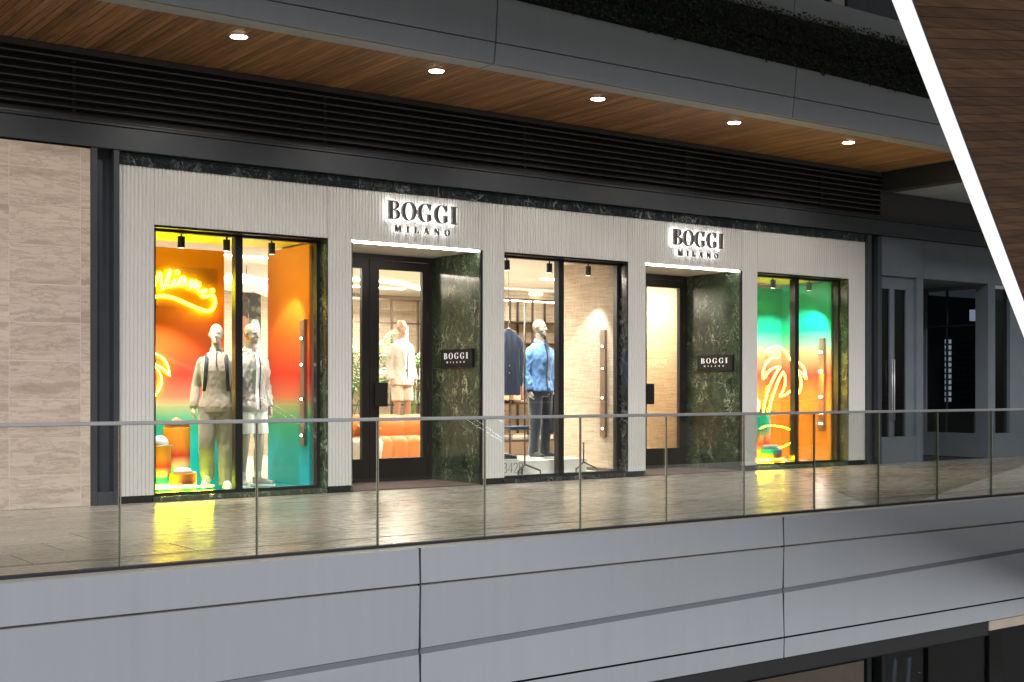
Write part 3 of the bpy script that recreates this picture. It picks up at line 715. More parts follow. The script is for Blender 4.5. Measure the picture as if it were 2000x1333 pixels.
# ------------------------------------------------------------------ neon
def smooth_path(pts, n=6, closed=False):
    P = [Vector(p) for p in pts]; out = []; m = len(P)
    rng = range(m if closed else m-1)
    for i in rng:
        p0 = P[i-1] if (i > 0 or closed) else P[0]; p1 = P[i]; p2 = P[(i+1) % m]; p3 = P[(i+2) % m] if (closed or i+2 < m) else P[-1]
        for k in range(n):
            t = k/n; out.append(.5*((2*p1) + (p2-p0)*t + (2*p0-5*p1+4*p2-p3)*t*t + (3*p1-p0-3*p2+p3)*t**3))
    if not closed: out.append(P[-1])
    return out
def offset2(path, d):   # offset a path lying in the XZ plane
    out = []
    for i, p in enumerate(path):
        t = path[min(i+1, len(path)-1)] - path[max(i-1, 0)]
        nrm = Vector((-t.z, 0, t.x)); nrm = nrm.normalized() if nrm.length > 1e-6 else Vector((0, 0, 1))
        out.append(p + nrm*d)
    return out
# script 'Miami': metres on the backdrop, x to the right, z up
ns_ = empty('neon_sign', (5.55, 1.33, 2.165), label='yellow neon script reading Miami on the sunset backdrop', cat='neon sign')
def mi(u, v):   # design units (v down) -> metres
    return Vector(((u-60)*.00129 + .022, -.032, (600-v)*.001330 + .285 + (u-60)*.00012))
script = [(-72,704),(-46,622),(-22,548),(-2,514),(12,520),(14,570),(18,640),(24,692),(44,636),(70,566),(92,514),(106,516),(108,560),(116,618),(130,652),(150,604),(170,545),(190,494),(194,510),(176,566),(168,606),(180,630),(206,628),(226,598),(240,566)]
s2 = [(240,566),(228,602),(236,628),(262,614),(284,580),(304,562),(334,560),(306,564),(282,596),(288,626),(314,616),(340,572),(336,606),(350,630),(374,610),(398,588),(396,630),(390,658),(410,622),(436,594),(440,612),(430,656),(446,638),(472,616),(478,630),(464,666),(474,690),(504,688),(546,684),(520,698),(506,720),(522,740),(562,734),(592,730),(620,746),(632,790),(616,848),(562,872),(480,850),(360,796),(240,742),(130,714),(30,724),(-60,752)]
for st in (script, s2):
    p = smooth_path([mi(*q) for q in st], 5)
    for d in (.0105, -.0105):
        MB().tube(offset2(p, d), .0042, 6).build('tube', M['neon_yellow'], ns_, True)
for u, v in ((264, 512), (605, 690)):
    MB().tube([mi(u, v) + Vector((.022*math.cos(a*PI/6), 0, .022*math.sin(a*PI/6))) for a in range(12)], .0045, 6, closed=True).build('tube', M['neon_yellow'], ns_, True)
MB().box(-.02, .8, -.012, -.004, .0, .5).build('acrylic_plate', M['window_glass'], ns_)
palm = [[(430,357),(400,346),(365,345),(345,300),(310,250),(270,220),(230,213),(190,225),(155,250),(132,272),(160,270),(200,275),(235,295),(252,322),(215,320),(180,340),(145,390),(122,450),(118,500),(122,530),(150,490),(190,440),(230,415),(275,412),(250,450),(220,510),(180,600),(150,700),(128,800),(118,860)],
        [(174,860),(180,820),(195,740),(225,640),(260,540),(300,460),(318,500),(322,560),(305,630),(272,700),(310,690),(345,665),(372,640),(400,655),(430,690),(455,640),(470,570),(460,510),(432,455)],
        [(430,357),(470,385),(500,440),(515,530),(490,490),(460,460),(432,437),(425,448),(432,455)]]
def corner_path(pts):
    """smooth between sharp tips"""
    P = [Vector(p) for p in pts]; segs = []; cur = [P[0]]
    for i in range(1, len(P)-1):
        cur.append(P[i]); a = (P[i]-P[i-1]).normalized(); b = (P[i+1]-P[i]).normalized()
        if a.dot(b) < .25: segs.append(cur); cur = [P[i]]
    cur.append(P[-1]); segs.append(cur); out = []
    for s_ in segs: q = smooth_path(s_, 4) if len(s_) > 2 else s_; out += q if not out else q[1:]
    return out
def neon_palm(loc, sx, sz, label, group, rad=.0065, mt='neon_yellow'):
    e = empty('neon_palm', loc, label=label, cat='neon sign', group=group)
    for st in palm:
        p = corner_path([Vector(((u-515)*sx, 0, (530-v)*sz)) for u, v in st])
        MB().tube(p, rad, 7).build('tube', M[mt], e, True)
    MB().box((150-515)*sx, (170-515)*sx, .012, .02, (880-530)*-sz, (300-530)*-sz).build('support', M['window_glass'], e)
    return e
neon_palm((16.12, .60, 1.372), .00255, .00163, 'yellow neon palm tree outline in front of the green backdrop', 'neon palm trees', .0095)
neon_palm((5.745, 1.305, 1.365), .00220, .00152, 'yellow neon palm tree cut off by the left pier of the sunset window', 'neon palm trees')
e = empty('neon_leaf', (15.5, .5, .4), label='low yellow neon leaf outline behind the rainbow pedestals', cat='neon sign')
lp = [(-.75,0,.03),(-.5,0,.22),(-.2,0,.235),(.1,0,.18),(.30,0,.06),(.1,0,-.05),(-.2,0,-.12),(-.5,0,-.10)]
MB().tube(smooth_path(lp, 5, True), .0085, 7, closed=True).build('tube', M['neon_yellow'], e, True)
MB().box(-.3, -.28, .012, .02, -.338, .2).build('support', M['window_glass'], e)

# ------------------------------------------------------------------ pedestals and what lies on them
def pedestal(x, y, r, h, mat, label, ring=True):
    e = empty('pedestal', (x, y, .0625), label=label, cat='pedestal', group='printed round display pedestals')
    MB().cyl(0, 0, .0, .06, r*.92, 40).build('foot', M[mat], e, True, auto=40)
    MB().ring_z([(0,0,.082,r-.004,r-.004),(0,0,.086,r,r),(0,0,h-.004,r,r),(0,0,h,r-.004,r-.004)], 48).build('drum', M[mat], e, True, auto=40)
    if ring: MB().cyl(0, 0, .061, .081, r*.985, 40).build('light_ring', M['neon_ring'], e, True, auto=40)
    return e
pedestal(5.33, .62, .150, .515, 'print_pedestal_mid', 'orange to teal round pedestal with the white cap on it')
pedestal(5.65, .86, .152, .705, 'print_pedestal_tall', 'tallest orange to pink round pedestal in the sunset window')
pedestal(5.54, .40, .150, .212, 'print_pedestal_low', 'lowest orange round pedestal with lit yellow base in the sunset window')
pedestal(15.25, .80, .17, .73, 'print_pedestal_tropic', 'tallest blue to orange round pedestal in the palm tree window')
pedestal(14.88, .58, .150, .535, 'print_pedestal_tropic', 'blue topped round pedestal half hidden by the pier of the palm tree window')
pedestal(15.07, .42, .190, .215, 'print_pedestal_tropic_low', 'lowest teal and orange round pedestal with a rolled towel')
for x0, x1, lb in ((5.15, 5.85, 'sunset'), (14.58, 15.24, 'palm tree')):
    o = MB().tube([(x0, .285, .125), (x1, .285, .125)], .009 if x0 < 9 else .017, 8).build('floor_light_strip', M['floor_tube' if x0 < 9 else 'floor_tube_far'], None, True); tag(o, 'glowing yellow light tube on the floor of the %s window' % lb, 'light strip')
    for xx in (x0+.05, x1-.05): MB().box(xx-.008, xx+.008, .277, .293, .0625, .112).build('clip', M['frame_black'], o)
def cap(loc, rz, mat, label):
    e = empty('cap', loc, rz, label, 'cap')
    mb = MB()
    for k_ in range(1):
        mb.ring_z([(0,0,.0,.092,.10),(0,0,.03,.094,.102),(0,0,.06,.086,.094),(0,0,.085,.068,.075),(0,0,.103,.04,.045),(0,0,.110,.008,.008)], 24)
    mb.build('crown', M[mat], e, True)
    pts = [(-.085,-.06),(-.08,-.11),(-.055,-.15),(0,-.168),(.055,-.15),(.08,-.11),(.085,-.06),(.05,-.09),(0,-.10),(-.05,-.09)]
    mb = MB(); b = [(x, y, .004 - .0*abs(x) - 2.2*x*x + .004) for x, y in pts]; t = [(x, y, z+.006) for x, y, z in b]; n = len(pts)
    mb.add(b+t, [tuple(range(n-1,-1,-1)), tuple(range(n,2*n))] + [(i,(i+1)%n,(i+1)%n+n,i+n) for i in range(n)]).build('brim', M[mat], e)
    MB().ball((0,0,.112), (.008,.008,.005), 8, 6).build('button', M[mat], e, True)
    return e
cap((5.35, .60, .580), R(20), 'white_cotton', 'white baseball cap on the orange pedestal at the left')
cap((5.54, .40, .277), R(115), 'white_cotton', 'white folded cap lying on the lowest pedestal of the sunset window').scale = (1, 1.1, .55)
def folded(loc, w_, d_, h_, mat, label, cat='folded clothes', rz=0, n=3):
    e = empty('folded_clothes', loc, rz, label, cat)
    for i in range(n):
        z = h_*i/n; j = random.uniform(-.006, .006)
        m = MB(); hh = h_/n
        m.prism_x([(-d_/2+.012, z+.001), (-d_/2, z+hh*.5), (-d_/2+.012, z+hh-.001), (d_/2-.004, z+hh-.001), (d_/2, z+hh*.5), (d_/2-.004, z+.001)], -w_/2+j, w_/2+j).build('fold', M[mat if isinstance(mat, str) else mat[i % len(mat)]], e, bevel=.003)
    return e
random.seed(5)
folded((5.66, .86, .7685), .24, .20, .03, 'leather_orange', 'flat orange pouch lying on the tallest sunset pedestal', 'pouch', n=1)
# loose olive garment draped on it
mb = MB()
gv = []; gn = 12
for i in range(gn+1):
    for j in range(gn+1):
        u, v = i/gn-.5, j/gn-.5
        z = .035 + .05*max(0, 1-(u*u*9+(v+.05)**2*14)) + .018*noise.noise(Vector((u*7, v*9, 2))) - .9*max(0, abs(u)-.4)
        gv.append((u*.24, v*.19, max(.002, z)))
mb.add(gv, [(a*(gn+1)+b, (a+1)*(gn+1)+b, (a+1)*(gn+1)+b+1, a*(gn+1)+b+1) for a in range(gn) for b in range(gn)])
o = mb.build('crumpled_cloth', M['olive_garment'], None, True); o.location = (5.645, .85, .800); o.modifiers.new('t', 'SOLIDIFY').thickness = .004; tag(o, 'crumpled olive cloth on top of the tallest sunset pedestal', 'cloth')
mb = MB()
for q in range(1): mb.tube([(-.15, 0, .035), (.15, 0, .035)], .036, 14)
o = mb.build('rolled_towel', M['white_cotton'], None, True, auto=50); o.location = (15.07, .42, .279); o.rotation_euler = (0, 0, R(-14)); tag(o, 'rolled white towel on the lowest pedestal of the palm tree window', 'towel')
MB().tube([(-.152 + i*.0, .02*math.cos(i*.8)*(1-i/16), .035 + .03*math.sin(i*.8)*(1-i/16)) for i in range(16)], .003, 5).build('roll_edge', M['brown_garment'], o)
mb = MB().ring_z([(0,0,0,.10,.08),(0,0,.10,.12,.09),(.01,0,.22,.11,.08),(.0,0,.30,.06,.05),(-.02,0,.34,.02,.02)], 18)
o = link('draped_shirt', mb.remesh('draped_shirt', .012, 2, lambda c: .012*noise.noise(Vector((c.x*22, c.y*22, c.z*7)))), M['white_cotton']); o.location = (15.15, .84, .795); tag(o, 'white shirt draped upright on the tall blue pedestal', 'shirt')
def shoe_mesh():
    up = MB(); up.tube(smooth_path([(0,.062,.060),(0,.02,.060),(0,-.07,.052),(0,-.15,.040),(0,-.195,.034)], 4), [.036+.010*math.sin(PI*min(1, (i+3)/14)) for i in range(16)] + [.02], 14, flat=1.0)
    up.tube([(0,.035,.05),(0,.040,.11)], [.042,.040], 14)
    u = up.remesh('upper', .007, 3)
    for v in u.vertices:
        if v.co.z < .022: v.co.z = .022
    out = [( .036*math.sin(a) * (1.18 if -.16 < y_ < -.06 else 1.0), y_) for a, y_ in []]
    foot = [(-.030,.095),(-.040,.06),(-.040,0),(-.046,-.08),(-.047,-.14),(-.034,-.195),(-.010,-.218),(.018,-.212),(.040,-.18),(.048,-.13),(.046,-.07),(.040,0),(.040,.06),(.030,.095),(0,.108)]
    so = MB().prism_z(foot, .0, .026).mesh('sole'); bm = bmesh.new(); bm.from_mesh(so); bmesh.ops.bevel(bm, geom=bm.edges[:], offset=.004, segments=1, affect='EDGES'); bm.to_mesh(so); bm.free()
    la = MB()
    for i in range(5): la.tube([(-.024, -.02-.022*i, .098-.007*i), (0, -.022-.022*i, .106-.007*i), (.024, -.02-.022*i, .098-.007*i)], .0035, 5)
    return u, so, la.mesh('laces')
SHOE = {}
def shoe(parent, loc, rz, mat, sole='rubber_white', rx=0, top=None):
    if 'u' not in SHOE: SHOE['u'], SHOE['s'], SHOE['l'] = shoe_mesh()
    u = SHOE['u'].copy(); u.materials.clear()
    o = link('shoe', u, M[mat], parent); o.location = loc; o.rotation_euler = (rx, 0, rz)
    s = SHOE['s'].copy(); l = SHOE['l'].copy()
    link('sole', s, M[sole], o); link('laces', l, M['rubber_white' if mat != 'sneaker_grey' else 'white_cotton'], o); return o
ds = shoe(None, (10.10, .62, .2515), R(75), 'sneaker_navy'); tag(ds, 'navy sneaker with white sole shown on the white plinth', 'shoe', 'display sneakers')
ds = shoe(None, (10.02, .74, .2515), R(75), 'sneaker_navy'); tag(ds, 'navy sneaker behind its twin on the white plinth by the pier', 'shoe', 'display sneakers')
ds = shoe(None, (15.30, .76, .793), R(60), 'frame_black'); tag(ds, 'black shoe on the tallest pedestal of the palm tree window', 'shoe')

# ------------------------------------------------------------------ mannequins
TOR = [(.84,.146,.110,.0), (.92,.160,.118,.0), (1.0,.154,.114,.0), (1.12,.134,.100,.0), (1.26,.148,.110,-.004), (1.36,.164,.118,-.008), (1.43,.166,.112,-.006), (1.49,.142,.098,.0), (1.53,.108,.082,.004), (1.575,.070,.064,.008)]
def torso_at(z):
    for a, b in zip(TOR, TOR[1:]):
        if a[0] <= z <= b[0]:
            t = (z-a[0])/(b[0]-a[0]); return tuple(a[i]+(b[i]-a[i])*t for i in range(4))
    return TOR[0] if z < TOR[0][0] else TOR[-1]
def front(x, z, off):
    _, rx, ry, cy_ = torso_at(z); q = min(.98, abs(x)/(rx+off)); return cy_ - (ry+off)*(1-q**2.3)**(1/2.3)
def torso(mb, off, z0, z1, flare=0.0):
    zs = [z0 + (z1-z0)*i/12 for i in range(13)]; sp = []
    for i, z in enumerate(zs):
        _, rx, ry, cy_ = torso_at(z); f = off + flare*max(0, (1.05-z)/.2) if z < 1.05 else off
        sp.append((0, cy_, z, rx+f, ry+f))
    return mb.ring_z(sp, 26, 2.3)
def head(yaw, pitch=0):
    h = MB()
    h.ball((0,.014,1.802), (.076,.097,.098), 22, 13); h.ball((0,-.030,1.758), (.063,.060,.084), 18, 11); h.ball((0,-.046,1.708), (.047,.046,.042), 14, 9)
    h.ball((0,-.080,1.686), (.022,.018,.018), 10, 7)
    h.tube([(0,-.082,1.800),(0,-.097,1.778),(0,-.113,1.752),(0,-.098,1.740)], [.008,.0095,.0125,.008], 8)
    h.tube([(-.048,-.060,1.797),(-.024,-.082,1.803),(0,-.084,1.800),(.024,-.082,1.803),(.048,-.060,1.797)], .0085, 8)
    for s in (-1, 1):
        h.ball((s*.040,-.056,1.742), (.022,.020,.022), 10, 7)
        h.tube([(s*.075,.004,1.795),(s*.083,.016,1.782),(s*.080,.010,1.748)], [.010,.012,.008], 8)
    h.tube([(-.022,-.083,1.720),(0,-.093,1.722),(.022,-.083,1.720)], .0072, 8); h.tube([(-.018,-.080,1.710),(0,-.090,1.709),(.018,-.080,1.710)], .0072, 8)
    h.tube([(0,.012,1.54),(0,.008,1.62),(0,.0,1.70)], [.066,.056,.055], 16)
    rot = Matrix.Translation((0,.01,1.62)) @ Matrix.Rotation(yaw, 4, 'Z') @ Matrix.Rotation(pitch, 4, 'X') @ Matrix.Translation((0,-.01,-1.62))
    h.v = [tuple(rot @ Vector(p)) for p in h.v]; return h
def hand(mb, wr, d, fwd, inn, curl=.5):
    """wrist, pointing direction, direction of the thumb side, direction of the palm"""
    wr, d, fwd, inn = (Vector(q).normalized() if i else Vector(q) for i, q in enumerate((wr, d, fwd, inn)))
    K = wr + d*.085
    mb.tube([wr - d*.03, wr + d*.02, wr + d*.055, K], [.026,.030,.037,.034], 12, flat=.52, up=fwd)
    for i, (o, L) in enumerate(((.027,.072), (.009,.080), (-.009,.075), (-.027,.058))):
        p0 = K + fwd*o - d*.012; c = curl*(1+.15*i)
        d1 = (d + inn*c*.5).normalized(); d2 = (d + inn*c*1.3).normalized(); d3 = (d + inn*c*2.2).normalized()
        p1 = p0 + d1*L*.5; p2 = p1 + d2*L*.32; p3 = p2 + d3*L*.24
        mb.tube([p0, p1, p2, p3], [.0095,.0088,.0080,.0065], 8)
    t0 = wr + d*.025 + fwd*.024; t1 = t0 + (d*.7 + fwd*.55 + inn*.35).normalized()*.042; t2 = t1 + (d*.95 + fwd*.15 + inn*.3).normalized()*.034
    mb.tube([t0, t1, t2], [.0135,.0110,.0085], 8)
def limb(pts, radii, n=5):
    P = smooth_path(pts, n); m = len(pts); rr = []
    for i in range(len(P)):
        f = i/n; a = min(int(f), m-2); t = f-a; rr.append(radii[a]+(radii[a+1]-radii[a])*t)
    return P, rr
def fold(amp, fx, fz, seed=0.0):
    def w_(c):
        n1 = noise.noise(Vector((c.x*fx, c.y*fx, c.z*fz+seed))); n2 = noise.noise(Vector((c.x*fx*2.3+3, c.y*fx*2.3, c.z*fz*2.1+seed)))
        return amp*(.75*n1*abs(n1)*1.7 + .4*n2)
    return w_
DEF = dict(yaw=0, pitch=0,
    leg={-1: [(-.088,0,.90), (-.098,-.02,.50), (-.105,.025,.09)], 1: [(.088,0,.90), (.098,-.02,.50), (.105,.025,.09)]},
    foot={-1: R(-10), 1: R(10)}, footrx={-1: 0, 1: 0},
    arm={-1: [(-.160,.005,1.445), (-.218,.040,1.18), (-.226,-.035,.935)], 1: [(.160,.005,1.445), (.218,.040,1.18), (.226,-.035,.935)]})
def mannequin(loc, rz, scale, label, skin, group, pose=None):
    P = {k: (dict(v) if isinstance(v, dict) else v) for k, v in DEF.items()}
    for k, v in (pose or {}).items():
        if isinstance(v, dict): P[k].update(v)
        else: P[k] = v
    e = empty('mannequin', loc, rz, label, 'mannequin', group); e.scale = (scale,)*3
    b = head(P['yaw'], P['pitch']); torso(b, 0, .84, 1.575)
    for s in (-1, 1):
        L = P['leg'][s]; p, r = limb([(L[0][0], L[0][1], L[0][2]+.06), L[0], tuple((Vector(L[0])+Vector(L[1]))/2), L[1], tuple(Vector(L[1])*.62+Vector(L[2])*.38 + Vector((0,.015,0))), L[2], tuple(Vector(L[2])+Vector((0,-.01,-.05)))], [.09,.092,.074,.054,.056,.034,.036]); b.tube(p, r, 14)
        A = P['arm'][s]; p, r = limb([(A[0][0]*.75, A[0][1], A[0][2]), A[0], tuple((Vector(A[0])+Vector(A[1]))/2), A[1], tuple((Vector(A[1])+Vector(A[2]))/2), A[2]], [.050,.054,.046,.039,.036,.025]); b.tube(p, r, 12)
        d = (Vector(A[2])-Vector(A[1])).normalized(); hand(b, A[2], d, (0,-1,-.05), (-s,.1,0), P.get('curl', .45))
    bo = link('body', b.remesh('body', .0062, 2), M[skin], e)
    return e, P
def top(e, P, mat, z0=.90, off=.022, sl=(.064,.062,.055,.046), flare=.02, seed=0.0, amp=.013, cuff=None, name='jacket', sleeves=True, collar=True, colmat=None):
    mb = MB(); torso(mb, off, z0, 1.572, flare)
    for s in (-1, 1):
        A = P['arm'][s]; p, r = limb([(A[0][0]*.72, A[0][1], A[0][2]+.008), (A[0][0], A[0][1], A[0][2]+.006), tuple((Vector(A[0])+Vector(A[1]))/2), A[1], tuple(Vector(A[1])*.4+Vector(A[2])*.6), tuple(Vector(A[2])+ (Vector(A[2])-Vector(A[1]))*.04)], [sl[0], sl[0], sl[1], sl[2], sl[2]*.98, sl[3]]); mb.tube(p, r, 16)
    base = fold(amp, 20, 10, seed)
    def wr(c):
        k = 1.0 + .8*math.exp(-((c.z-1.0)/.10)**2) + (.7 if abs(c.x) > .2 else 0); return base(c)*k
    o = link(name, mb.remesh(name, .0095, 3, wr), M[mat], e)
    if collar:
        ring = [(.076*math.cos(a*PI/10), .010 + .070*math.sin(a*PI/10), 1.590 + .018*math.sin(a*PI/10)) for a in range(20)]
        rings = []
        c = MB()
        for a in range(20):
            x, y, z = ring[a]; rings.append([(x*1.10, (y-.01)*1.10+.01, z-.040), (x*.96, (y-.01)*.96+.01, z+.030), (x*.88, (y-.01)*.88+.01, z+.030), (x*.98, (y-.01)*.98+.01, z-.040)])
        rings = rings[15:] + rings[:15]   # opens at the front
        rings = rings[1:]
        c.loft(rings).build('collar', M[colmat or mat], o, True)
    return o
def placket(parent, mat, z0, z1, off, w_=.012, x=0.0, name='zip', lift=.004, slope=0.0):
    mb = MB(); rr = []
    for i in range(9):
        z = z0+(z1-z0)*i/8; xx = x + slope*(z-z0); y = front(xx, z, off) - lift
        rr.append([(xx-w_/2, y, z), (xx+w_/2, y, z), (xx+w_/2, y+.012, z), (xx-w_/2, y+.012, z)])
    return mb.loft(rr).build(name, M[mat], parent)
def band(parent, mat, z0, z1, off, name='hem_band'):
    mb = MB(); torso(mb, off, z0, z1); return mb.build(name, M[mat], parent, True, auto=50)
def trousers(e, P, mat, zc=.045, rad=(.112,.098,.084,.076), seed=1.0, amp=.012, name='trousers', upto=None):
    mb = MB(); torso(mb, .012, .85, 1.03)
    for s in (-1, 1):
        L = [Vector(q) for q in P['leg'][s]]
        if upto is not None:   # shorts end above the knee
            t = upto; kn = L[0]*(1-t)+L[1]*t; pts = [L[0]+Vector((0,0,.06)), L[0], (L[0]+kn)/2, kn]; rr = [rad[0], rad[0], rad[1], rad[2]]
        else:
            an = L[2] + Vector((0, 0, zc-.09)); pts = [L[0]+Vector((0,0,.06)), L[0], (L[0]+L[1])/2, L[1], (L[1]+an)/2, an]; rr = [rad[0], rad[0], rad[1], rad[2], rad[3], rad[3]]
        p, r = limb([tuple(q) for q in pts], rr); mb.tube(p, r, 18)
    b0 = fold(amp, 12, 5, seed)
    def wr(c):
        k = .6 + 1.0*math.exp(-((c.z-.5)/.09)**2) + 1.5*math.exp(-((c.z-.14)/.10)**2) + .6*math.exp(-((c.z-.86)/.07)**2); return b0(c)*k
    return link(name, mb.remesh(name, .0095, 3, wr), M[mat], e)
def feet(e, P, mat, sole='rubber_white'):
    for s in (-1, 1):
        a = Vector(P['leg'][s][2]); shoe(e, (a.x, a.y-.02, a.z-.09+.001), P['foot'][s], mat, sole, P['footrx'][s])
GM = 'display mannequins'
# 1: half-zip and backpack
e, P = mannequin((6.05, .66, .0625), R(-24), 1.0, 'mannequin in taupe half zip top and trousers with a backpack', 'mannequin_skin', GM,
    dict(yaw=R(-6), leg={-1: [(-.088,0,.90), (-.110,-.08,.50), (-.100,.10,.172)], 1: [(.088,0,.90), (.098,-.02,.50), (.110,-.02,.09)]}, foot={-1: R(-12), 1: R(12)}, footrx={-1: R(20)},
         arm={-1: [(-.160,.005,1.445), (-.232,.050,1.18), (-.256,-.045,.94)]}))
t = top(e, P, 'taupe_jersey', z0=.93, seed=2, name='pullover', off=.022, amp=.006); placket(t, 'black_webbing', 1.40, 1.60, .026, .012, lift=.008); band(t, 'taupe_jersey', .885, .94, .030)
trousers(e, P, 'taupe_trouser', rad=(.115,.104,.092,.086), seed=3); feet(e, P, 'sneaker_white')
bp = empty('backpack', (6.05, .66, .0625), R(-24), 'black backpack worn by the mannequin in the taupe top', 'backpack')
for s in (-1, 1):
    pts = []
    for i in range(12):
        a = i/11; z = 1.50 - max(0, a-.35)*.55
        if a < .35: pts.append((s*(.098+.03*a), .10 - .20*(a/.35), 1.475 + .075*math.sin(PI*min(1, a/.35*.72+.14))))
        else: pts.append((s*(.110+.04*(a-.35)), front(.110+.04*(a-.35), z-.02, .028) - .006, z-.02))
    MB().tube(smooth_path(pts, 3), .024, 8, flat=.22, up=(1, 0, 0)).build('strap', M['black_webbing'], bp, True)
MB().ring_z([(0,.20,1.02,.13,.06),(0,.21,1.06,.15,.085),(0,.215,1.30,.15,.09),(0,.20,1.46,.13,.075),(0,.19,1.50,.09,.05)], 20, 3).build('bag', M['black_webbing'], bp, True, auto=50)
MB().box(-.10,.10,.295,.325,1.08,1.26).build('pocket', M['black_webbing'], bp, bevel=.01)
# 2: shell jacket and white shorts
e, P = mannequin((6.50, .70, .0625), R(6), 1.01, 'mannequin in grey shell jacket and white shorts', 'mannequin_skin', GM,
    dict(yaw=R(14), pitch=R(4), foot={-1: R(-22), 1: R(30)}, arm={-1: [(-.160,.005,1.445), (-.222,.04,1.18), (-.218,-.06,.94)]}))
t = top(e, P, 'shell_jacket', z0=.91, seed=7, amp=.015, off=.026, sl=(.070,.068,.062,.052), colmat='white_cotton'); placket(t, 'white_cotton', .90, 1.56, .032, .040, lift=.010, name='lining_strip'); placket(t, 'black_webbing', .90, 1.50, .034, .008, .028, lift=.014)
MB().tube([(.09*math.cos(a*PI/8), .055 + .075*math.sin(a*PI/8), 1.575 + .02*math.sin(a*PI/8)) for a in range(-1, 10)], .030, 10).build('hood', M['white_cotton'], t, True)
band(t, 'shell_jacket', .875, .915, .040)
trousers(e, P, 'white_cotton', rad=(.118,.112,.112,.1), seed=9, upto=.72, name='shorts'); feet(e, P, 'sneaker_grey')
for s in (-1, 1):
    a = Vector(P['leg'][s][2]); sk = MB().tube([a + Vector((0,-.008,-.02)), a + Vector((0,0,.10)), a + Vector((0,.008,.17))], [.041,.043,.048], 16).build('sock', M['sock_white'], e, True)
    for zz in (.125, .15): MB().tube([a + Vector((0,.004,zz)), a + Vector((0,.005,zz+.010))], [.0475,.0485], 16).build('stripe', M['folded_grey'], sk, True)
# 3: cream suit on a plinth deep in the store
pl3 = MB().box(10.55, 11.75, 4.35, 5.2, .021, .44).build('display_plinth', M['wood_oak'], bevel=.006); tag(pl3, 'timber plinth under the mannequin in the cream suit', 'plinth')
e, P = mannequin((11.02, 4.72, .441), R(0), 1.0, 'mannequin in cream blazer and shorts behind the orange sofa', 'mannequin_tan', GM, dict(yaw=R(8), foot={-1: R(-8), 1: R(16)}))
t = top(e, P, 'cream_linen', z0=.84, seed=11, off=.026, sl=(.064,.060,.056,.050), flare=.03, amp=.009, name='blazer', collar=False); placket(t, 'shirt_blue', 1.10, 1.57, .026, .075, lift=.010, name='shirt_front')
for s in (-1, 1):
    MB().add([(s*.015, front(0,1.12,.026)-.016, 1.12), (s*.085, front(.085,1.36,.026)-.014, 1.36), (s*.105, front(.105,1.47,.026)-.012, 1.46), (s*.075, front(.075,1.53,.02)-.010, 1.53), (s*.040, front(.04,1.40,.026)-.018, 1.40)], [(0,1,2,3,4)]).build('lapel', M['cream_linen'], t).modifiers.new('s', 'SOLIDIFY').thickness = .008
    MB().add([(s*.012,-.075,1.59), (s*.055,-.055,1.60), (s*.070,-.066,1.56), (s*.030,-.095,1.545)], [(0,1,2,3)]).build('shirt_collar', M['shirt_blue'], t).modifiers.new('s', 'SOLIDIFY').thickness = .006
    MB().add([(s*.004,-.112,1.553), (s*.045,-.104,1.572), (s*.045,-.104,1.532)], [(0,1,2)]).build('bow_tie', M['folded_grey'], t).modifiers.new('s', 'SOLIDIFY').thickness = .01
placket(t, 'navy_wool', .86, 1.40, .026, .012, .02, 'jacket_edge', .016)
for z in (1.00, 1.08): MB().ball((.002, front(0, z, .026)-.018, z), (.009,.005,.009), 10, 7).build('button', M['navy_wool'], t)
trousers(e, P, 'cream_shorts', rad=(.112,.104,.098,.09), seed=13, upto=.80, name='shorts'); feet(e, P, 'sneaker_white')
# 4: blue jacket in the middle window
plm = MB().box(9.85, 11.45, .50, 1.45, .063, .25).build('display_plinth', M['display_white'], bevel=.005); tag(plm, 'low white glossy plinth in the middle window', 'plinth')
e, P = mannequin((10.86, .80, .251), R(4), 1.015, 'mannequin in blue jacket and charcoal trousers in the middle window', 'mannequin_skin', GM,
    dict(yaw=R(16), foot={-1: R(-2), 1: R(28)}, arm={1: [(.160,.005,1.445), (.226,.03,1.19), (.236,-.05,.95)]}, curl=.9))
t = top(e, P, 'blue_shell', z0=.92, seed=17, amp=.014, off=.026, sl=(.072,.070,.062,.050), colmat='blue_shell'); placket(t, 'navy_wool', .92, 1.56, .032, .016, lift=.009)
band(t, 'navy_wool', .885, .925, .036)
for s in (-1, 1):
    a1, a2 = Vector(P['arm'][s][1]), Vector(P['arm'][s][2]); d = (a2-a1).normalized(); MB().tube([a2 - d*.015, a2 + d*.03], [.050,.045], 16).build('cuff', M['navy_wool'], t, True)
MB().add([(.0,-.085,1.60), (.055,-.075,1.61), (.075,-.10,1.52), (.02,-.128,1.50)], [(0,1,2,3)]).build('lapel', M['navy_wool'], t).modifiers.new('s', 'SOLIDIFY').thickness = .008
trousers(e, P, 'charcoal_trouser', rad=(.112,.096,.080,.070), seed=19); feet(e, P, 'sneaker_navy')
# dark garment carried in its hand
def hung_garment(name, mat, wid, ln, thick, seed, shoulders=True):
    mb = MB(); sp = []
    for i in range(11):
        t_ = i/10; z = -ln*t_
        f = (.22 + .78*min(1, t_/.14)**.6) if shoulders else (.35 + .65*t_)
        sp.append((0, 0, z, wid*f*(1+.06*t_), thick*(.5+.5*min(1, t_*4))))
    mb.ring_z(sp[::-1], 24, 2.6)
    return mb.remesh(name, .011, 2, fold(.02, 16, 3, seed))
gm = hung_garment('jacket', 'navy_knit', .13, .52, .07, 4, False)
o = link('carried_jacket', gm, M['navy_knit']); o.location = (11.10, .76, 1.13); o.rotation_euler = (0, 0, R(20)); tag(o, 'dark navy jacket held in the blue mannequin\'s hand', 'jacket')
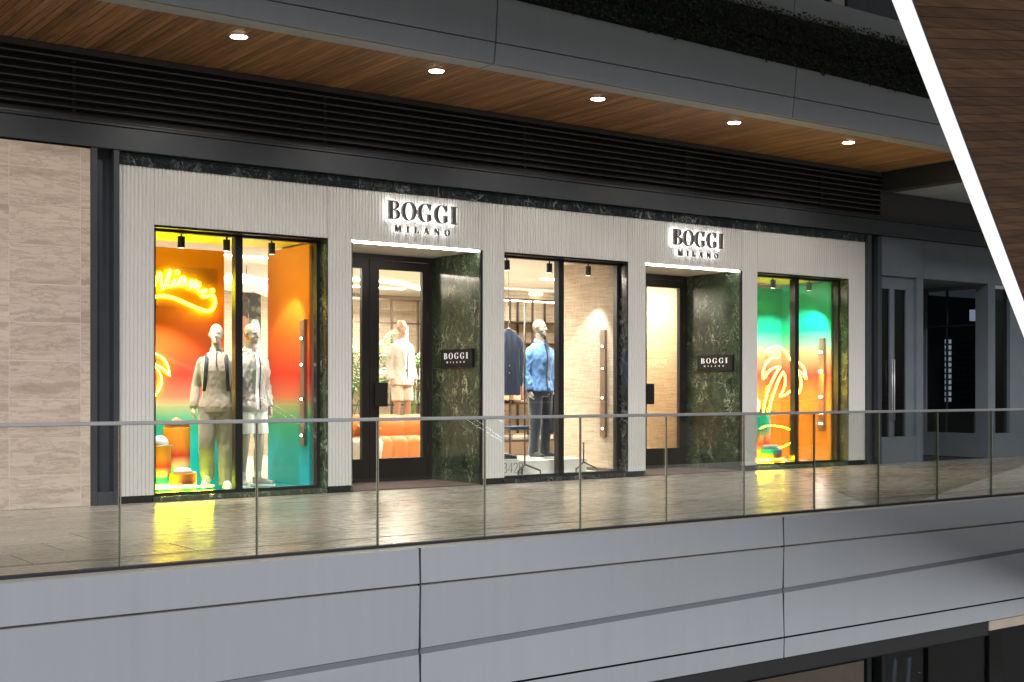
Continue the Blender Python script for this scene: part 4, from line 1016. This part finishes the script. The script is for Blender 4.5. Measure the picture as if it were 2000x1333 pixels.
# navy waistcoat hung from the ceiling
hg = empty('hanging_suit', (10.36, .85, 2.06), R(-28), 'navy suit jacket hanging from the ceiling by the pier of the middle window', 'suit')
g = link('jacket', hung_garment('jacket', 'navy_wool', .215, .90, .085, 8), M['navy_wool'], hg); g.location = (0, 0, -.03); hg.scale = (.74, .9, 1)
for s in (-1, 1):
    p, r = limb([(s*.13,0,-.10), (s*.225,.0,-.22), (s*.235,.02,-.50), (s*.22,.02,-.78)], [.05,.062,.055,.045]); m = MB().tube(p, r, 12); link('sleeve', m.remesh('sleeve', .011, 2, fold(.012, 14, 6, 3+s)), M['navy_wool'], g)
    MB().add([(s*.012,-.10,-.46), (s*.075,-.085,-.20), (s*.055,-.06,-.06), (s*.02,-.07,-.08)], [(0,1,2,3)]).build('lapel', M['navy_knit'], g).modifiers.new('s', 'SOLIDIFY').thickness = .01
for z in (-.50, -.60): MB().ball((.0,-.098,z), (.011,.006,.011), 10, 7).build('button', M['folded_grey'], g)
MB().tube([(-.17,0,-.09),(0,0,-.02),(.17,0,-.09)], .010, 8).build('hanger', M['wood_oak'], hg, True)
MB().tube([(0,0,-.02),(0,0,.05),(.02,0,.08),(.0,0,.11),(0,0,.30)], .004, 6).build('hook', M['handrail_steel'], hg, True)
MB().tube([(0,0,.30),(0,0,.965)], .0035, 6).build('wire', M['bronze'], hg); MB().ball((0,0,.30), .012, 10, 7).build('clip', M['bronze'], hg)

# ------------------------------------------------------------------ light bars and track spots in the windows
for i, (x, lab) in enumerate(((7.084, 'tall bronze bar with four small lamps on the sunset side panel'), (11.744, 'tall bronze bar with four small lamps on the woven side wall'), (16.364, 'tall bronze bar with four small lamps on the palm window side panel'))):
    e = empty('light_bar', (x, .47, .54), label=lab, cat='light fixture', group='bronze light bars')
    MB().box(-.040, 0, -.06, .05, 0, 1.50).build('profile', M['bronze_light'], e, bevel=.003)
    for z in (.12, .55, .96, 1.27):
        l = MB().tube([(-.045, -.03, z), (-.058, -.03, z)], .022, 14).build('lamp', M['frame_black'], e, True, auto=40)
        MB().ball((-.062, -.032, z), .014, 10, 7).build('bulb', M['bulb'], l)
        L = bpy.data.lights.new('bar_lamp', 'SPOT'); L.energy = (5, 4, 24)[i]; L.color = (1, .92, .80); L.spot_size = R(110); L.spot_blend = .6; L.shadow_soft_size = .03
        lo = bpy.data.objects.new('lamp_light', L); COL.objects.link(lo); lo.parent = l; lo.location = (-.085, -.032, z); lo.rotation_euler = Vector((-1, .12, -.12)).to_track_quat('-Z', 'Y').to_euler()
def spot(x, y, aim, label, watts, colr=(1, .955, .88), size=46):
    e = empty('track_spotlight', (x, y, 2.955), label=label, cat='spotlight', group='window track spotlights')
    MB().box(-.20, .20, -.016, .016, -.012, .0).build('track', M['frame_black'], e)
    MB().tube([(0, 0, -.012), (0, 0, -.06)], .010, 10).build('stem', M['frame_black'], e, True)
    d = (Vector(aim) - Vector((x, y, 2.86))).normalized(); c = Vector((0, 0, -.105)); dd = (d + Vector((0, 0, -1.2))).normalized()
    h = MB().tube([c - dd*.065, c - dd*.06, c + dd*.06, c + dd*.065], [.036,.040,.040,.036], 20).build('can', M['frame_black'], e, True, auto=40)
    MB().tube([c + dd*.0655, c + dd*.067], .030, 16).build('lens', M['led_warm'], h)
    L = bpy.data.lights.new('spot_lamp', 'SPOT'); L.energy = watts; L.color = colr; L.spot_size = R(size); L.spot_blend = .45; L.shadow_soft_size = .03
    lo = bpy.data.objects.new('lamp', L); COL.objects.link(lo); lo.parent = e; lo.location = c + dd*.075; lo.rotation_euler = d.to_track_quat('-Z', 'Y').to_euler()
W_ = 118
spot(5.53, .42, (5.62, .95, .5), 'black track spotlight at the left of the sunset window', W_*2.2, size=74)
spot(6.07, .42, (6.25, .95, 1.0), 'black track spotlight beside the mullion of the sunset window', W_*.28)
spot(6.63, .42, (6.95, 1.05, 1.3), 'black track spotlight at the right of the sunset window', W_*.75, size=64)
spot(10.02, .42, (10.5, .85, 1.2), 'black track spotlight next to the left pier of the middle window', W_*.8, size=56)
spot(10.73, .42, (10.95, .85, 1.2), 'black track spotlight left of the mullion in the middle window', W_*.75)
spot(11.41, .42, (11.6, .9, 1.2), 'black track spotlight right of the mullion in the middle window', W_*.8, size=64)
spot(15.14, .42, (15.12, .60, .5), 'black track spotlight left of the mullion in the palm window', W_*2.0, size=90)
spot(15.98, .42, (16.05, 1.05, 1.3), 'black track spotlight right of the mullion in the palm window', W_*2.2, size=100)

# ------------------------------------------------------------------ middle window: stand, number on the glass
e = empty('display_stand', (10.30, .40, .0625), label='slim bronze stand with forked base and glass shelf in the middle window', cat='stand')
MB().tube([(0,0,.14),(0,0,2.3)], .011, 10).build('pole', M['bronze'], e, True)
MB().tube([(0,0,.145),(-.16,-.07,.06),(-.16,-.07,.0)], .012, 8).build('leg', M['bronze'], e, True); MB().tube([(0,0,.145),(.20,-.08,.06),(.20,-.08,.0)], .012, 8).build('leg', M['bronze'], e, True); MB().tube([(0,0,.145),(.02,.085,.09),(.02,.085,.0)], .012, 8).build('leg', M['bronze'], e, True)
MB().box(-.42, .05, -.12, .14, .61, .622).build('shelf', M['bronze_light'], e)
folded((10.14, .40, .686), .30, .22, .035, 'folded_blue', 'folded blue garment on the stand in the middle window', n=2)
e = empty('display_stand', (11.28, .36, .0625), label='low bronze stand leg right of the middle mullion', cat='stand')
MB().tube([(0,0,.14),(0,0,.42)], .010, 10).build('pole', M['bronze'], e, True); MB().tube([(0,0,.145),(-.18,-.06,.06),(-.18,-.06,0)], .011, 8).build('leg', M['bronze'], e, True); MB().tube([(0,0,.145),(.20,-.05,.05),(.20,-.05,0)], .011, 8).build('leg', M['bronze'], e, True)
e = empty('unit_number', (9.90, .194, .12), label='grey unit number 342B on the glass of the middle window', cat='lettering')
def stroke(pts): MB().tube([(x*.085, 0, z*.128) for x, z in pts], .0050, 6, flat=.3, up=(1, 0, 0)).build('character', M['decal_grey'], e)
def num(dx, strokes):
    m = MB()
    for s_ in strokes: m.tube([Vector((dx + x*.07, 0, z*.128)) for x, z in s_], .0046, 6)
    m.build('character', M['decal_grey'], e)
num(-.105, [[(.05,.9),(.3,1),(.7,.95),(.82,.75),(.65,.56),(.35,.52),(.65,.50),(.9,.3),(.72,.06),(.35,0),(.05,.1)]])
num(-.02, [[(.72,0),(.72,1),(.0,.28),(.95,.28)]])
num(.065, [[(.05,.78),(.2,.96),(.5,1),(.8,.9),(.85,.68),(.6,.42),(.05,0),(.9,0)]])
num(.15, [[(.08,0),(.08,1),(.5,1),(.78,.9),(.8,.65),(.55,.53),(.08,.53),(.6,.52),(.88,.38),(.88,.14),(.6,0),(.08,0)]])

# ------------------------------------------------------------------ shelving behind the middle window
e = empty('shelving', (14.0, 5.5, .021), label='bronze wall shelving with lit top rail seen through the middle window', cat='shelving')
sx = [-1.0, -.32, .19, .82, 1.14]
for x in sx: MB().box(x-.016, x+.016, -.15, -.12, 0, 2.82).build('upright', M['bronze'], e); MB().box(x-.016, x+.016, .30, .33, 0, 2.82).build('upright', M['bronze'], e)
for z in (.26, .93, 1.55, 2.03, 2.41): MB().box(-1.0, 1.14, -.15, .33, z-.010, z+.010).build('shelf', M['bronze'], e)
MB().box(-1.0, 1.14, -.15, -.12, 2.80, 2.83).build('top_rail', M['bronze'], e); MB().box(-1.0, 1.14, -.118, -.09, 2.785, 2.80).build('light_strip', M['led_white'], e)
for a, b in zip(sx, sx[1:]): MB().box(a+.02, b-.02, -.14, .30, .01, .245).build('drawer', M['bronze_light'], e, bevel=.004)
random.seed(11)
cl = ['folded_sand', 'folded_grey', 'tan_garment', 'white_cotton', 'folded_sand', 'brown_garment']
nn = 0
for z, zz in ((.271, 'lowest'), (.941, 'second')):
    for a, b in zip(sx, sx[1:]):
        if b-a < .4: continue
        c = [random.choice(cl) for _ in range(4)]; nn += 1
        folded((14.0+(a+b)/2, 5.55, .021+z), (b-a)*.62, .30, random.uniform(.10, .2), c, 'stack of folded clothes on the %s shelf, bay %s from the left' % (zz, ['one','two','three'][(nn-1) % 3]), n=4)
e2 = empty('hanging_clothes', (13.72, 5.42, 2.0), label='tan and brown clothes hanging in the bronze shelving', cat='clothes')
for i, m in enumerate(('tan_garment', 'brown_garment', 'tan_garment', 'folded_sand', 'brown_garment')):
    g = link('garment', hung_garment('garment', m, .05, .92, .20, 20+i), M[m], e2); g.location = (-.18 + i*.085, 0, -.06)
MB().tube([(-.30,0,.0),(.30,0,0)], .010, 8).build('rod', M['bronze'], e2); 
e2 = empty('hanging_clothes', (14.5, 5.42, 2.0), label='navy and grey clothes hanging at the right of the bronze shelving', cat='clothes')
for i, m in enumerate(('folded_grey', 'navy_wool', 'white_cotton', 'shirt_blue')):
    g = link('garment', hung_garment('garment', m, .05, .80, .20, 30+i), M[m], e2); g.location = (-.15 + i*.095, 0, -.06)
MB().tube([(-.28,0,.0),(.28,0,0)], .010, 8).build('rod', M['bronze'], e2)

# ------------------------------------------------------------------ lounge seen through the first entrance
so = empty('sofa', (10.55, 3.75, .021), R(0), 'orange leather channel tufted sofa inside the first entrance', 'sofa')
MB().box(-1.1, 1.1, -.40, .40, .04, .10).build('base', M['bronze'], so)
for i in range(8):
    x = -1.08 + i*.27
    mb = MB(); prof = [(-.43,.10),(-.455,.20),(-.455,.38),(-.43,.455),(-.36,.49),(-.10,.475),(.15,.465),(.20,.40),(.20,.10)]
    rings = []
    for q in range(7):
        u = q/6; k_ = 1 - .16*(2*u-1)**4; xx = x + .27*u; kk = math.sin(PI*u)**.5 if 0 < u < 1 else 0
        rings.append([(xx, py + (1-kk)*(.03 if py < -.2 else 0), .10 + (pz-.10)*(.93+.07*kk)) for py, pz in prof])
    mb.loft(rings).build('seat_channel', M['leather_orange'], so, True, auto=60)
for i in range(4):
    x = -1.10 + i*.55; rings = []; prof = [(.10,.44),(.08,.62),(.13,.76),(.22,.80),(.36,.78),(.42,.70),(.42,.12),(.22,.12)]
    for q in range(9):
        u = q/8; kk = math.sin(PI*u)**.4 if 0 < u < 1 else 0
        rings.append([(x+.55*u, py + (1-kk)*(.03 if py < .2 else 0), pz*(.975+.025*kk)) for py, pz in prof])
    MB().loft(rings).build('back_cushion', M['leather_orange'], so, True, auto=60)
ch_ = empty('armchair', (9.32, 3.1, .021), R(60), 'cream armchair edge beside the orange sofa', 'armchair')
MB().ring_z([(0,0,.12,.30,.30),(0,0,.42,.34,.34),(0,0,.46,.30,.30)], 24, 3).build('seat', M['cream_linen'], ch_, True); MB().ring_z([(0,.26,.12,.32,.08),(0,.28,.62,.33,.09),(0,.28,.68,.28,.06)], 24, 3).build('backrest', M['cream_linen'], ch_, True)
for sx_, sy_ in ((-1,-1),(1,-1),(-1,1),(1,1)): MB().tube([(sx_*.22, sy_*.22, .13), (sx_*.26, sy_*.26, 0)], .012, 8).build('leg', M['handrail_steel'], ch_, True)
fr = empty('shelving', (12.3, 7.4, .021), label='tall bronze frame shelving at the back of the store', cat='shelving')
for x in (-2.2, -1.4, -.55, .05, .62, 1.2): MB().box(x-.018, x+.018, -.16, -.12, 0, 2.86).build('upright', M['bronze'], fr)
for z in (.9, 1.35, 1.85, 2.42, 2.85): MB().box(-2.2, 1.2, -.16, .30 if z < 2.4 else -.12, z-.018, z+.018).build('shelf', M['bronze'], fr)
for x in (.40, -1.8): MB().box(x-.012, x+.012, -.115, -.095, .1, 2.36).build('light_strip', M['led_white'], fr)
random.seed(3)
k2 = 0
for z in (.92, 1.37):
    for x in (-1.8, -.95, -.25, .9):
        k2 += 1; folded((12.3+x, 7.45, .021+z), .42, .26, .22, [random.choice(cl), random.choice(cl), 'white_cotton'], 'stack of folded clothes in the back shelving, ' + ('lower row' if k2 < 5 else 'upper row') + ', place %s from the left' % ['one', 'two', 'three', 'four'][(k2-1) % 4], n=3)
nb_ = empty('neon_mark', (9.95, 4.9, 2.15), label='small pink and blue neon loop glimpsed through the left door glass', cat='neon sign')
MB().tube([(.055*math.cos(a*PI/8), 0, .15*math.sin(a*PI/8)) for a in range(16)], .010, 7, closed=True).build('tube', M['neon_pink'], nb_, True)
MB().tube([(.040*math.cos(a*PI/8), -.03, .135*math.sin(a*PI/8)) for a in range(16)], .006, 7, closed=True).build('tube', M['neon_blue'], nb_, True)
MB().tube([(0,0,.15),(0,0,.86)], .004, 6).build('wire', M['bronze'], nb_)
# plants
def frond_mesh(L, droop, nleaf, seed):
    random.seed(seed); mb = MB(); pts = [Vector((L*t*math.cos(droop*t*.6), 0, L*(t*.95 - droop*t*t*.62))) for t in [i/14 for i in range(15)]]
    mb.tube(pts, [.009*(1-i/16) for i in range(15)], 5)
    for i in range(2, 15):
        p = pts[i]; d = (pts[i]-pts[i-1]).normalized()
        for s in (-1, 1):
            l = L*.36*math.sin(PI*(.22+.72*i/15)); a = (d*.75 + Vector((0, s*.75, -.12))).normalized(); wv = a.cross(Vector((0, 0, 1))).normalized()*l*.055
            m1 = p + a*l*.5 + Vector((0, 0, .01)); tip = p + a*l + Vector((0, 0, -l*.28)); mb.add([p, m1 + wv, tip, m1 - wv], [(0, 1, 2, 3)])
    return mb.mesh('frond')
def palm_plant(loc, H_, n, label, seed, L=.85):
    e = empty('potted_palm', loc, 0, label, 'palm plant'); random.seed(seed)
    MB().ring_z([(0,0,0,.15,.15),(0,0,.30,.20,.20),(0,0,.32,.19,.19)], 24).build('pot', M['terracotta_pot'], e, True, auto=50)
    MB().cyl(0, 0, .318, .325, .18).build('soil', M['plant_soil'], e)
    fm = [frond_mesh(L, .75+.2*j, 9, seed+j) for j in range(3)]
    for i in range(n):
        a = i*2.4 + random.uniform(-.2, .2); r = random.uniform(.02, .09); h = H_*random.uniform(.35, 1.0)
        MB().tube([(r*math.cos(a), r*math.sin(a), .32), (r*1.6*math.cos(a), r*1.6*math.sin(a), .32+h)], [.012,.008], 6).build('stem', M['palm_leaf'], e)
        o = link('frond', fm[i % 3], M['palm_leaf'], e); o.location = (r*1.6*math.cos(a), r*1.6*math.sin(a), .32+h); o.rotation_euler = (0, R(random.uniform(-42, -8)), a); s_ = random.uniform(.75, 1.15); o.scale = (s_,)*3
palm_plant((10.72, 5.35, .021), 1.25, 16, 'feathery palm behind the left shoulder of the cream suit mannequin', 31)
palm_plant((11.55, 5.40, .021), 1.15, 15, 'feathery palm right of the cream suit mannequin', 47)
mo = empty('broadleaf_plant', (9.72, 4.1, .021), label='big leaved plant glimpsed through the left door glass', cat='plant'); random.seed(9)
MB().ring_z([(0,0,0,.15,.15),(0,0,.32,.20,.20),(0,0,.34,.19,.19)], 24).build('pot', M['terracotta_pot'], mo, True, auto=50)
lfp = [(0,0),(.10,.10),(.17,.24),(.15,.36),(.08,.46),(0,.52)]
lm = MB().add([(x, y, .10*math.sin(y*3)-1.2*x*x) for x, y in lfp] + [(-x, y, .10*math.sin(y*3)-1.2*x*x) for x, y in lfp[1:-1]] + [(0, y, .10*math.sin(y*3)) for _, y in lfp[1:-1]], [(0,1,10),(1,2,11,10),(2,3,12,11),(3,4,13,12),(4,5,13),(0,10,6),(6,10,11,7),(7,11,12,8),(8,12,13,9),(9,13,5)]).mesh('leaf')
for i in range(13):
    a = i*2.4; h = .45 + i*.115; r = .10 + .16*random.random()
    p = (r*math.cos(a), r*math.sin(a), h); MB().tube([(0,0,.32), (.3*p[0], .3*p[1], h*.7), p], .007, 5).build('stem', M['broad_leaf'], mo)
    o = link('leaf', lm, M['broad_leaf'], mo); o.location = p; o.rotation_euler = (R(random.uniform(-25, 20)), 0, a - PI/2); o.scale = (random.uniform(.8, 1.1),)*3
# poster, pendant lamps
po = empty('poster', (8.636, 5.2, 1.0), label='tall photo poster of a person in a pale blue shirt against stones', cat='poster')
po.scale = (.52, 1, 1)
MB().box(-.52, .22, 0, .04, -.15, 1.72).build('board', M['white_paint'], po)
def pp(name, pts, mat, y):
    if len(pts) > 4: pts = [(max(-.515, min(.215, q.x)), q.z) for q in smooth_path([(x, 0, z) for x, z in pts], 5, True)]
    MB().add([(x, y, z) for x, z in pts], [tuple(range(len(pts)))]).build(name, M[mat], po)
pp('print_background', [(-.51,.0),(.21,.0),(.21,1.71),(-.51,1.71)], 'poster_stones', -.002)
pp('print_shirt', [(-.51,-.1),(.205,-.1),(.20,.95),(.15,1.25),(.02,1.30),(-.10,1.27),(-.22,1.05),(-.36,1.10),(-.51,1.18)], 'poster_shirt', -.004)
pp('print_inner_shirt', [(-.40,.0),(-.20,.0),(-.13,.75),(-.16,1.02),(-.22,.92),(-.40,1.0)], 'poster_green', -.006)
pp('print_skin', [(-.42,1.0),(-.30,.90),(-.22,.93),(-.20,1.05),(-.19,1.30),(-.22,1.42),(-.42,1.40),(-.48,1.2)], 'poster_skin', -.008)
pp('print_hair', [(-.51,1.38),(-.30,1.34),(-.235,1.30),(-.20,1.42),(-.20,1.56),(-.28,1.68),(-.42,1.71),(-.51,1.70)], 'poster_hair', -.010)
for (x, y, z, r, w_) in ((7.62, 3.55, 2.73, .34, 'leftmost'), (8.02, 4.15, 2.78, .36, 'middle'), (8.35, 3.9, 2.70, .33, 'right hand')):
    e = empty('pendant_lamp', (x, y, z), label='soft white cloud shaped pendant lamp, %s of the three in the gap' % w_, cat='lamp', group='cloud pendant lamps')
    MB().ring_z([(0,0,-.14,.02,.02),(0,0,-.13,r*.45,r*.45),(0,0,-.08,r*.85,r*.85),(0,0,-.02,r,r),(0,0,.05,r*.8,r*.8),(0,0,.10,r*.3,r*.3)], 28).build('shade', M['pendant_glow'], e, True)
    MB().tube([(0,0,.1),(0,0,3.03-z)], .006, 6).build('cord', M['bronze'], e)
# ceiling light panels and coves of the store
ci = 0
for x, y, wdt, lab in ((7.6, 3.0, .9, 'over the sunset window gap'), (10.2, 2.6, 1.2, 'just inside the first entrance'), (12.0, 4.4, 1.2, 'over the lounge'), (13.4, 3.4, 1.0, 'in front of the shelving'), (9.0, 6.2, 1.2, 'towards the back wall'), (11.6, 6.6, 1.2, 'over the back shelving')):
    e = empty('ceiling_light', (x, y, 3.028), label='slim lit ceiling panel ' + lab, cat='ceiling light', group='store ceiling lights')
    MB().box(-wdt/2, wdt/2, -.06, .06, -.012, .0).build('diffuser', M['led_warm'], e)
    L = bpy.data.lights.new('ceiling_lamp', 'AREA'); L.shape = 'RECTANGLE'; L.size = wdt; L.size_y = .4; L.energy = 120 if x > 8 else 50; L.color = (1, .90, .77)
    lo = bpy.data.objects.new('lamp', L); COL.objects.link(lo); lo.parent = e; lo.location = (0, 0, -.03)
cvp = []
for i in range(17): cvp.append((9.6 + i*.32, 5.4 - .55*math.sin(i*.45) + .05*i, 2.99))
cv = MB().tube(smooth_path(cvp, 3), .022, 8).build('cove_light', M['cove_warm'], None, True); tag(cv, 'curving warm cove light on the store ceiling', 'cove light')
# second entrance: lamp washing the woven partition
L = bpy.data.lights.new('wash_lamp', 'AREA'); L.shape = 'RECTANGLE'; L.size = 1.6; L.size_y = .15; L.energy = 75; L.color = (1, .84, .60)
e = empty('ceiling_light', (14.5, 1.75, 3.028), label='warm ceiling wash light inside the second entrance', cat='ceiling light', group='store ceiling lights')
MB().box(-.8, .8, -.05, .05, -.012, 0).build('diffuser', M['led_warm'], e)
lo = bpy.data.objects.new('lamp', L); COL.objects.link(lo); lo.parent = e; lo.location = (0, 0, -.03)

# ================================================================== GLASS RAILING
rl = empty('glass_railing', (8, -4.8, 0), label='frameless glass balustrade with slim steel handrail along the walkway', cat='railing')
gm_ = MB().box(.008, .992, -.007, .007, 0.0, .961).mesh('glass_panel'); ge = MB().box(-.0005, .0075, -.007, .007, 0, .961).box(.9925, 1.0005, -.007, .007, 0, .961).mesh('polished_edge')
for i in range(-7, 18):
    g_ = link('glass_panel', gm_, M['rail_glass'], rl); g_.location = (i-8+.004, 0, 0)
    for s_ in (0, 1): pass
    a_ = MB().box(.0, .0045, -.0072, .0072, 0.0, .961) if i == -7 else None
    if i == -7: em = a_.mesh('polished_edge'); em.materials.append(M['glass_edge']); em2 = a_.mesh('polished_edge'); em2.materials.append(M['glass_edge_dark'])
    for dx, em_ in ((.0032, em), (.9922, em2)): o = link('polished_edge', em_, None, g_); o.location = (dx, 0, 0)
MB().box(-15, 18, -.021, .021, .962, .988).build('handrail', M['handrail_steel'], rl, bevel=.004)
MB().box(-15, 18, -.030, .030, -.009, .010).build('base_channel', M['joint_black'], rl)

# ================================================================== NEIGHBOUR SHOP TO THE RIGHT
ng = empty('neighbour_storefront', (20, 0, 0), label='unlit grey shopfront with glazed door at the far right', cat='shopfront')
def nbx(name, x0, x1, y0, y1, z0, z1, mat, parent=None): return MB().box(x0-20, x1-20, y0, y1, z0, z1).build(name, M[mat], parent or ng)
nbx('header_panel', 17.20, 18.345, 0, .12, 3.07, 3.70, 'neighbour_grey'); nbx('header_panel', 18.350, 26, 0, .12, 3.07, 3.70, 'neighbour_grey')
nbx('pier', 18.16, 18.34, .0, .13, .0, 3.068, 'neighbour_grey'); nbx('stall_riser', 17.20, 18.158, .005, .12, 0, .43, 'neighbour_grey')
dn = nbx('door', 17.20, 18.155, .06, .10, .432, 3.066, 'neighbour_grey')
bmh = MB()
# door made of stiles so the panes stay open
bpy.data.objects.remove(dn)
dn = MB().box(17.205-20, 17.26-20, .05, .11, .432, 3.066).box(17.52-20, 17.64-20, .05, .11, .432, 3.066).box(17.64-20+.30, 18.155-20, .05, .11, .432, 3.066).box(17.26-20, 17.52-20, .05, .11, 2.86, 3.066).box(17.64-20, 17.94-20, .05, .11, 2.86, 3.066).build('door', M['neighbour_grey'], ng)
for a, b in ((17.26, 17.52), (17.64, 17.94)): nbx('pane', a, b, .075, .083, .432, 2.86, 'dark_glass', dn)
for x in (17.545, 17.60): MB().tube([(x-20, .02, .7), (x-20, .02, 1.7)], .012, 8).build('handle', M['handrail_steel'], dn, True)
for y0, y1, z0, z1 in ((.0, 1.95, 0, .43), (.0, .256, .43, 3.0), (1.28, 1.95, .43, 3.0), (.0, 1.95, 3.0, 3.068)): nbx('reveal', 20.19, 20.26, y0, y1, z0, z1, 'neighbour_grey')
nbx('pane', 20.215, 20.225, .256, 1.28, .43, 3.0, 'dark_glass'); nbx('mullion', 20.195, 20.235, .84, .87, .43, 3.0, 'neighbour_dark'); nbx('transom', 20.195, 20.235, .256, 1.28, 2.35, 2.37, 'neighbour_dark')
nbx('reveal', 18.345, 18.40, .135, 1.95, 0, 3.068, 'neighbour_grey'); nbx('recess_back', 18.40, 20.19, 1.85, 1.95, 0, 3.068, 'neighbour_grey'); nbx('recess_ceiling', 18.345, 20.26, .125, 1.95, 3.069, 3.2, 'neighbour_grey')
nbx('pier', 20.265, 20.40, .0, .13, 0, 3.068, 'neighbour_grey'); nbx('stall_riser', 20.405, 26, .0, .12, 0, .43, 'neighbour_grey')
nbx('pane', 20.40, 20.85, .06, .07, .432, 3.0, 'dark_glass'); nbx('pier', 20.855, 26, .0, .13, .432, 3.068, 'neighbour_grey')
nbx('back_wall', 17.2, 26, 3.4, 3.5, 0, 3.2, 'neighbour_dark'); nbx('side_wall', 17.0, 17.18, .14, 3.4, 0, 3.2, 'neighbour_dark')
ds = empty('lit_display', (21.25, 1.45, .93), label='tall rack of eyewear sized items with a lit white column behind the grey shop glass', cat='display rack')
for k_ in range(11):
    z = .05 + k_*.11
    MB().box(-.22, -.06, 0, .03, z, z+.075).build('lit_panel', M['cool_tube'], ds); MB().box(-.24, 1.0, -.05, .10, z-.022, z-.010).build('shelf', M['neighbour_grey'], ds)
    for q in range(5): MB().ball((.12 + q*.17, .02, z+.02), (.05,.03,.02), 8, 6).build('item', M['neighbour_dark'], ds, True)
dp = MB().tube([(17.43, .9, .45), (17.40, .9, 1.2), (17.44, .9, 2.0)], .022, 8).build('tube_lamp', M['cool_tube'], None, True); tag(dp, 'long white tube lamp behind the neighbour shop door', 'lamp')
dp = MB().tube([(18.0, 1.0, .7), (18.0, 1.0, 1.9)], .008, 8).build('tube_lamp', M['neon_pink'], None, True); tag(dp, 'thin pink lamp line behind the right door leaf of the neighbour shop', 'lamp')
ex = empty('exit_sign', (17.62, .8, 2.42), label='small green lit exit sign inside the neighbour shop', cat='sign')
MB().box(-.14, .14, 0, .03, -.09, .09).build('face', M['exit_green'], ex); MB().box(.02, .12, -.006, -.001, -.04, .05).build('pictogram', M['white_letters'], ex); MB().tube([(0,.015,.09),(0,.015,.75)], .008, 6).build('hanger', M['neighbour_dark'], ex)
bl = empty('box_light', (20.66, .5, 2.55), label='square white lit box in the far right shop window', cat='lamp')
MB().box(-.20, .20, 0, .06, -.10, .10).build('diffuser', M['cool_tube'], bl); MB().tube([(0,.03,.1),(0,.03,.6)], .008, 6).build('hanger', M['neighbour_dark'], bl)

# ================================================================== TIMBER RAMP SOFFIT WITH LIT EDGE, NEAR RIGHT
A0 = Vector((5.41, -9.28, 3.17)); B0 = Vector((8.66, -7.94, 1.66)); dv = (B0-A0).normalized(); bv = Vector((1.5, -.18, .17)).normalized()
nv = dv.cross(bv).normalized(); nv = nv if nv.z < 0 else -nv   # faces down towards the camera
S0 = A0 - dv*2.2; LEN = 11.0; WID = 6.0
rp = empty('timber_ramp', tuple(S0), label='inclined timber clad ramp soffit hanging at the right edge', cat='ramp')
def slab(name, u0, u1, v0, v1, t0, t1, mat, bev=0):
    p = [dv*u + bv*v - nv*t for t in (t0, t1) for u, v in ((u0, v0), (u1, v0), (u1, v1), (u0, v1))]
    return MB().hexa([tuple(q) for q in p]).build(name, M[mat], rp, bevel=bev)
slab('deck', 0, LEN, .10, WID, .022, .07, 'joint_black')
k = timber('timber_ramp', (.13, .062, .030), (0, 0, -math.atan2(bv.y, bv.x)), 0)
u = 0.0; random.seed(12)
while u < LEN-.09:
    slab('plank', u+.002, u+.088, .10, WID, random.uniform(0, .0015), .021, 'timber_ramp'); u += .09
slab('edge_cladding', 0, LEN, .075, .099, -.01, .05, 'steel_dark')
slab('light_strip', 0, 6.6, -.022, .074, -.03, .05, 'led_strip')
slab('light_core', 0, 6.6, .010, .040, -.036, -.031, 'led_core')
slab('light_channel', 0, 6.6, .02, .074, .052, .07, 'joint_black')

# light cables strung across the atrium behind the viewer: only their reflection shows in the sunset window
for i, pts in enumerate((((302,607),(380,655),(457,712),(540,765),(610,812)), ((302,612),(390,668),(457,705),(540,748),(610,798)), ((302,648),(372,694),(457,742),(540,803),(610,842)), ((302,654),(350,692),(457,750),(540,793),(610,838)))):
    P_ = []
    for px, py in pts:
        u_ = (px-1000)/2520; v_ = -(py-762)/2520; rx, ry = .591 + u_*.807, .807 - u_*.591; t_ = (22.2 + 13.372)/ry
        P_.append((t_*rx, .4 - 22.2, 1.2 + v_*t_))
    o = MB().tube(smooth_path(P_, 3), .0055, 6).build('light_cable', M['cable_light'], None, True); tag(o, 'thin white light cable mirrored in the sunset window, ' + ['topmost', 'second from top', 'third from top', 'lowest'][i], 'light cable', 'atrium light cables')
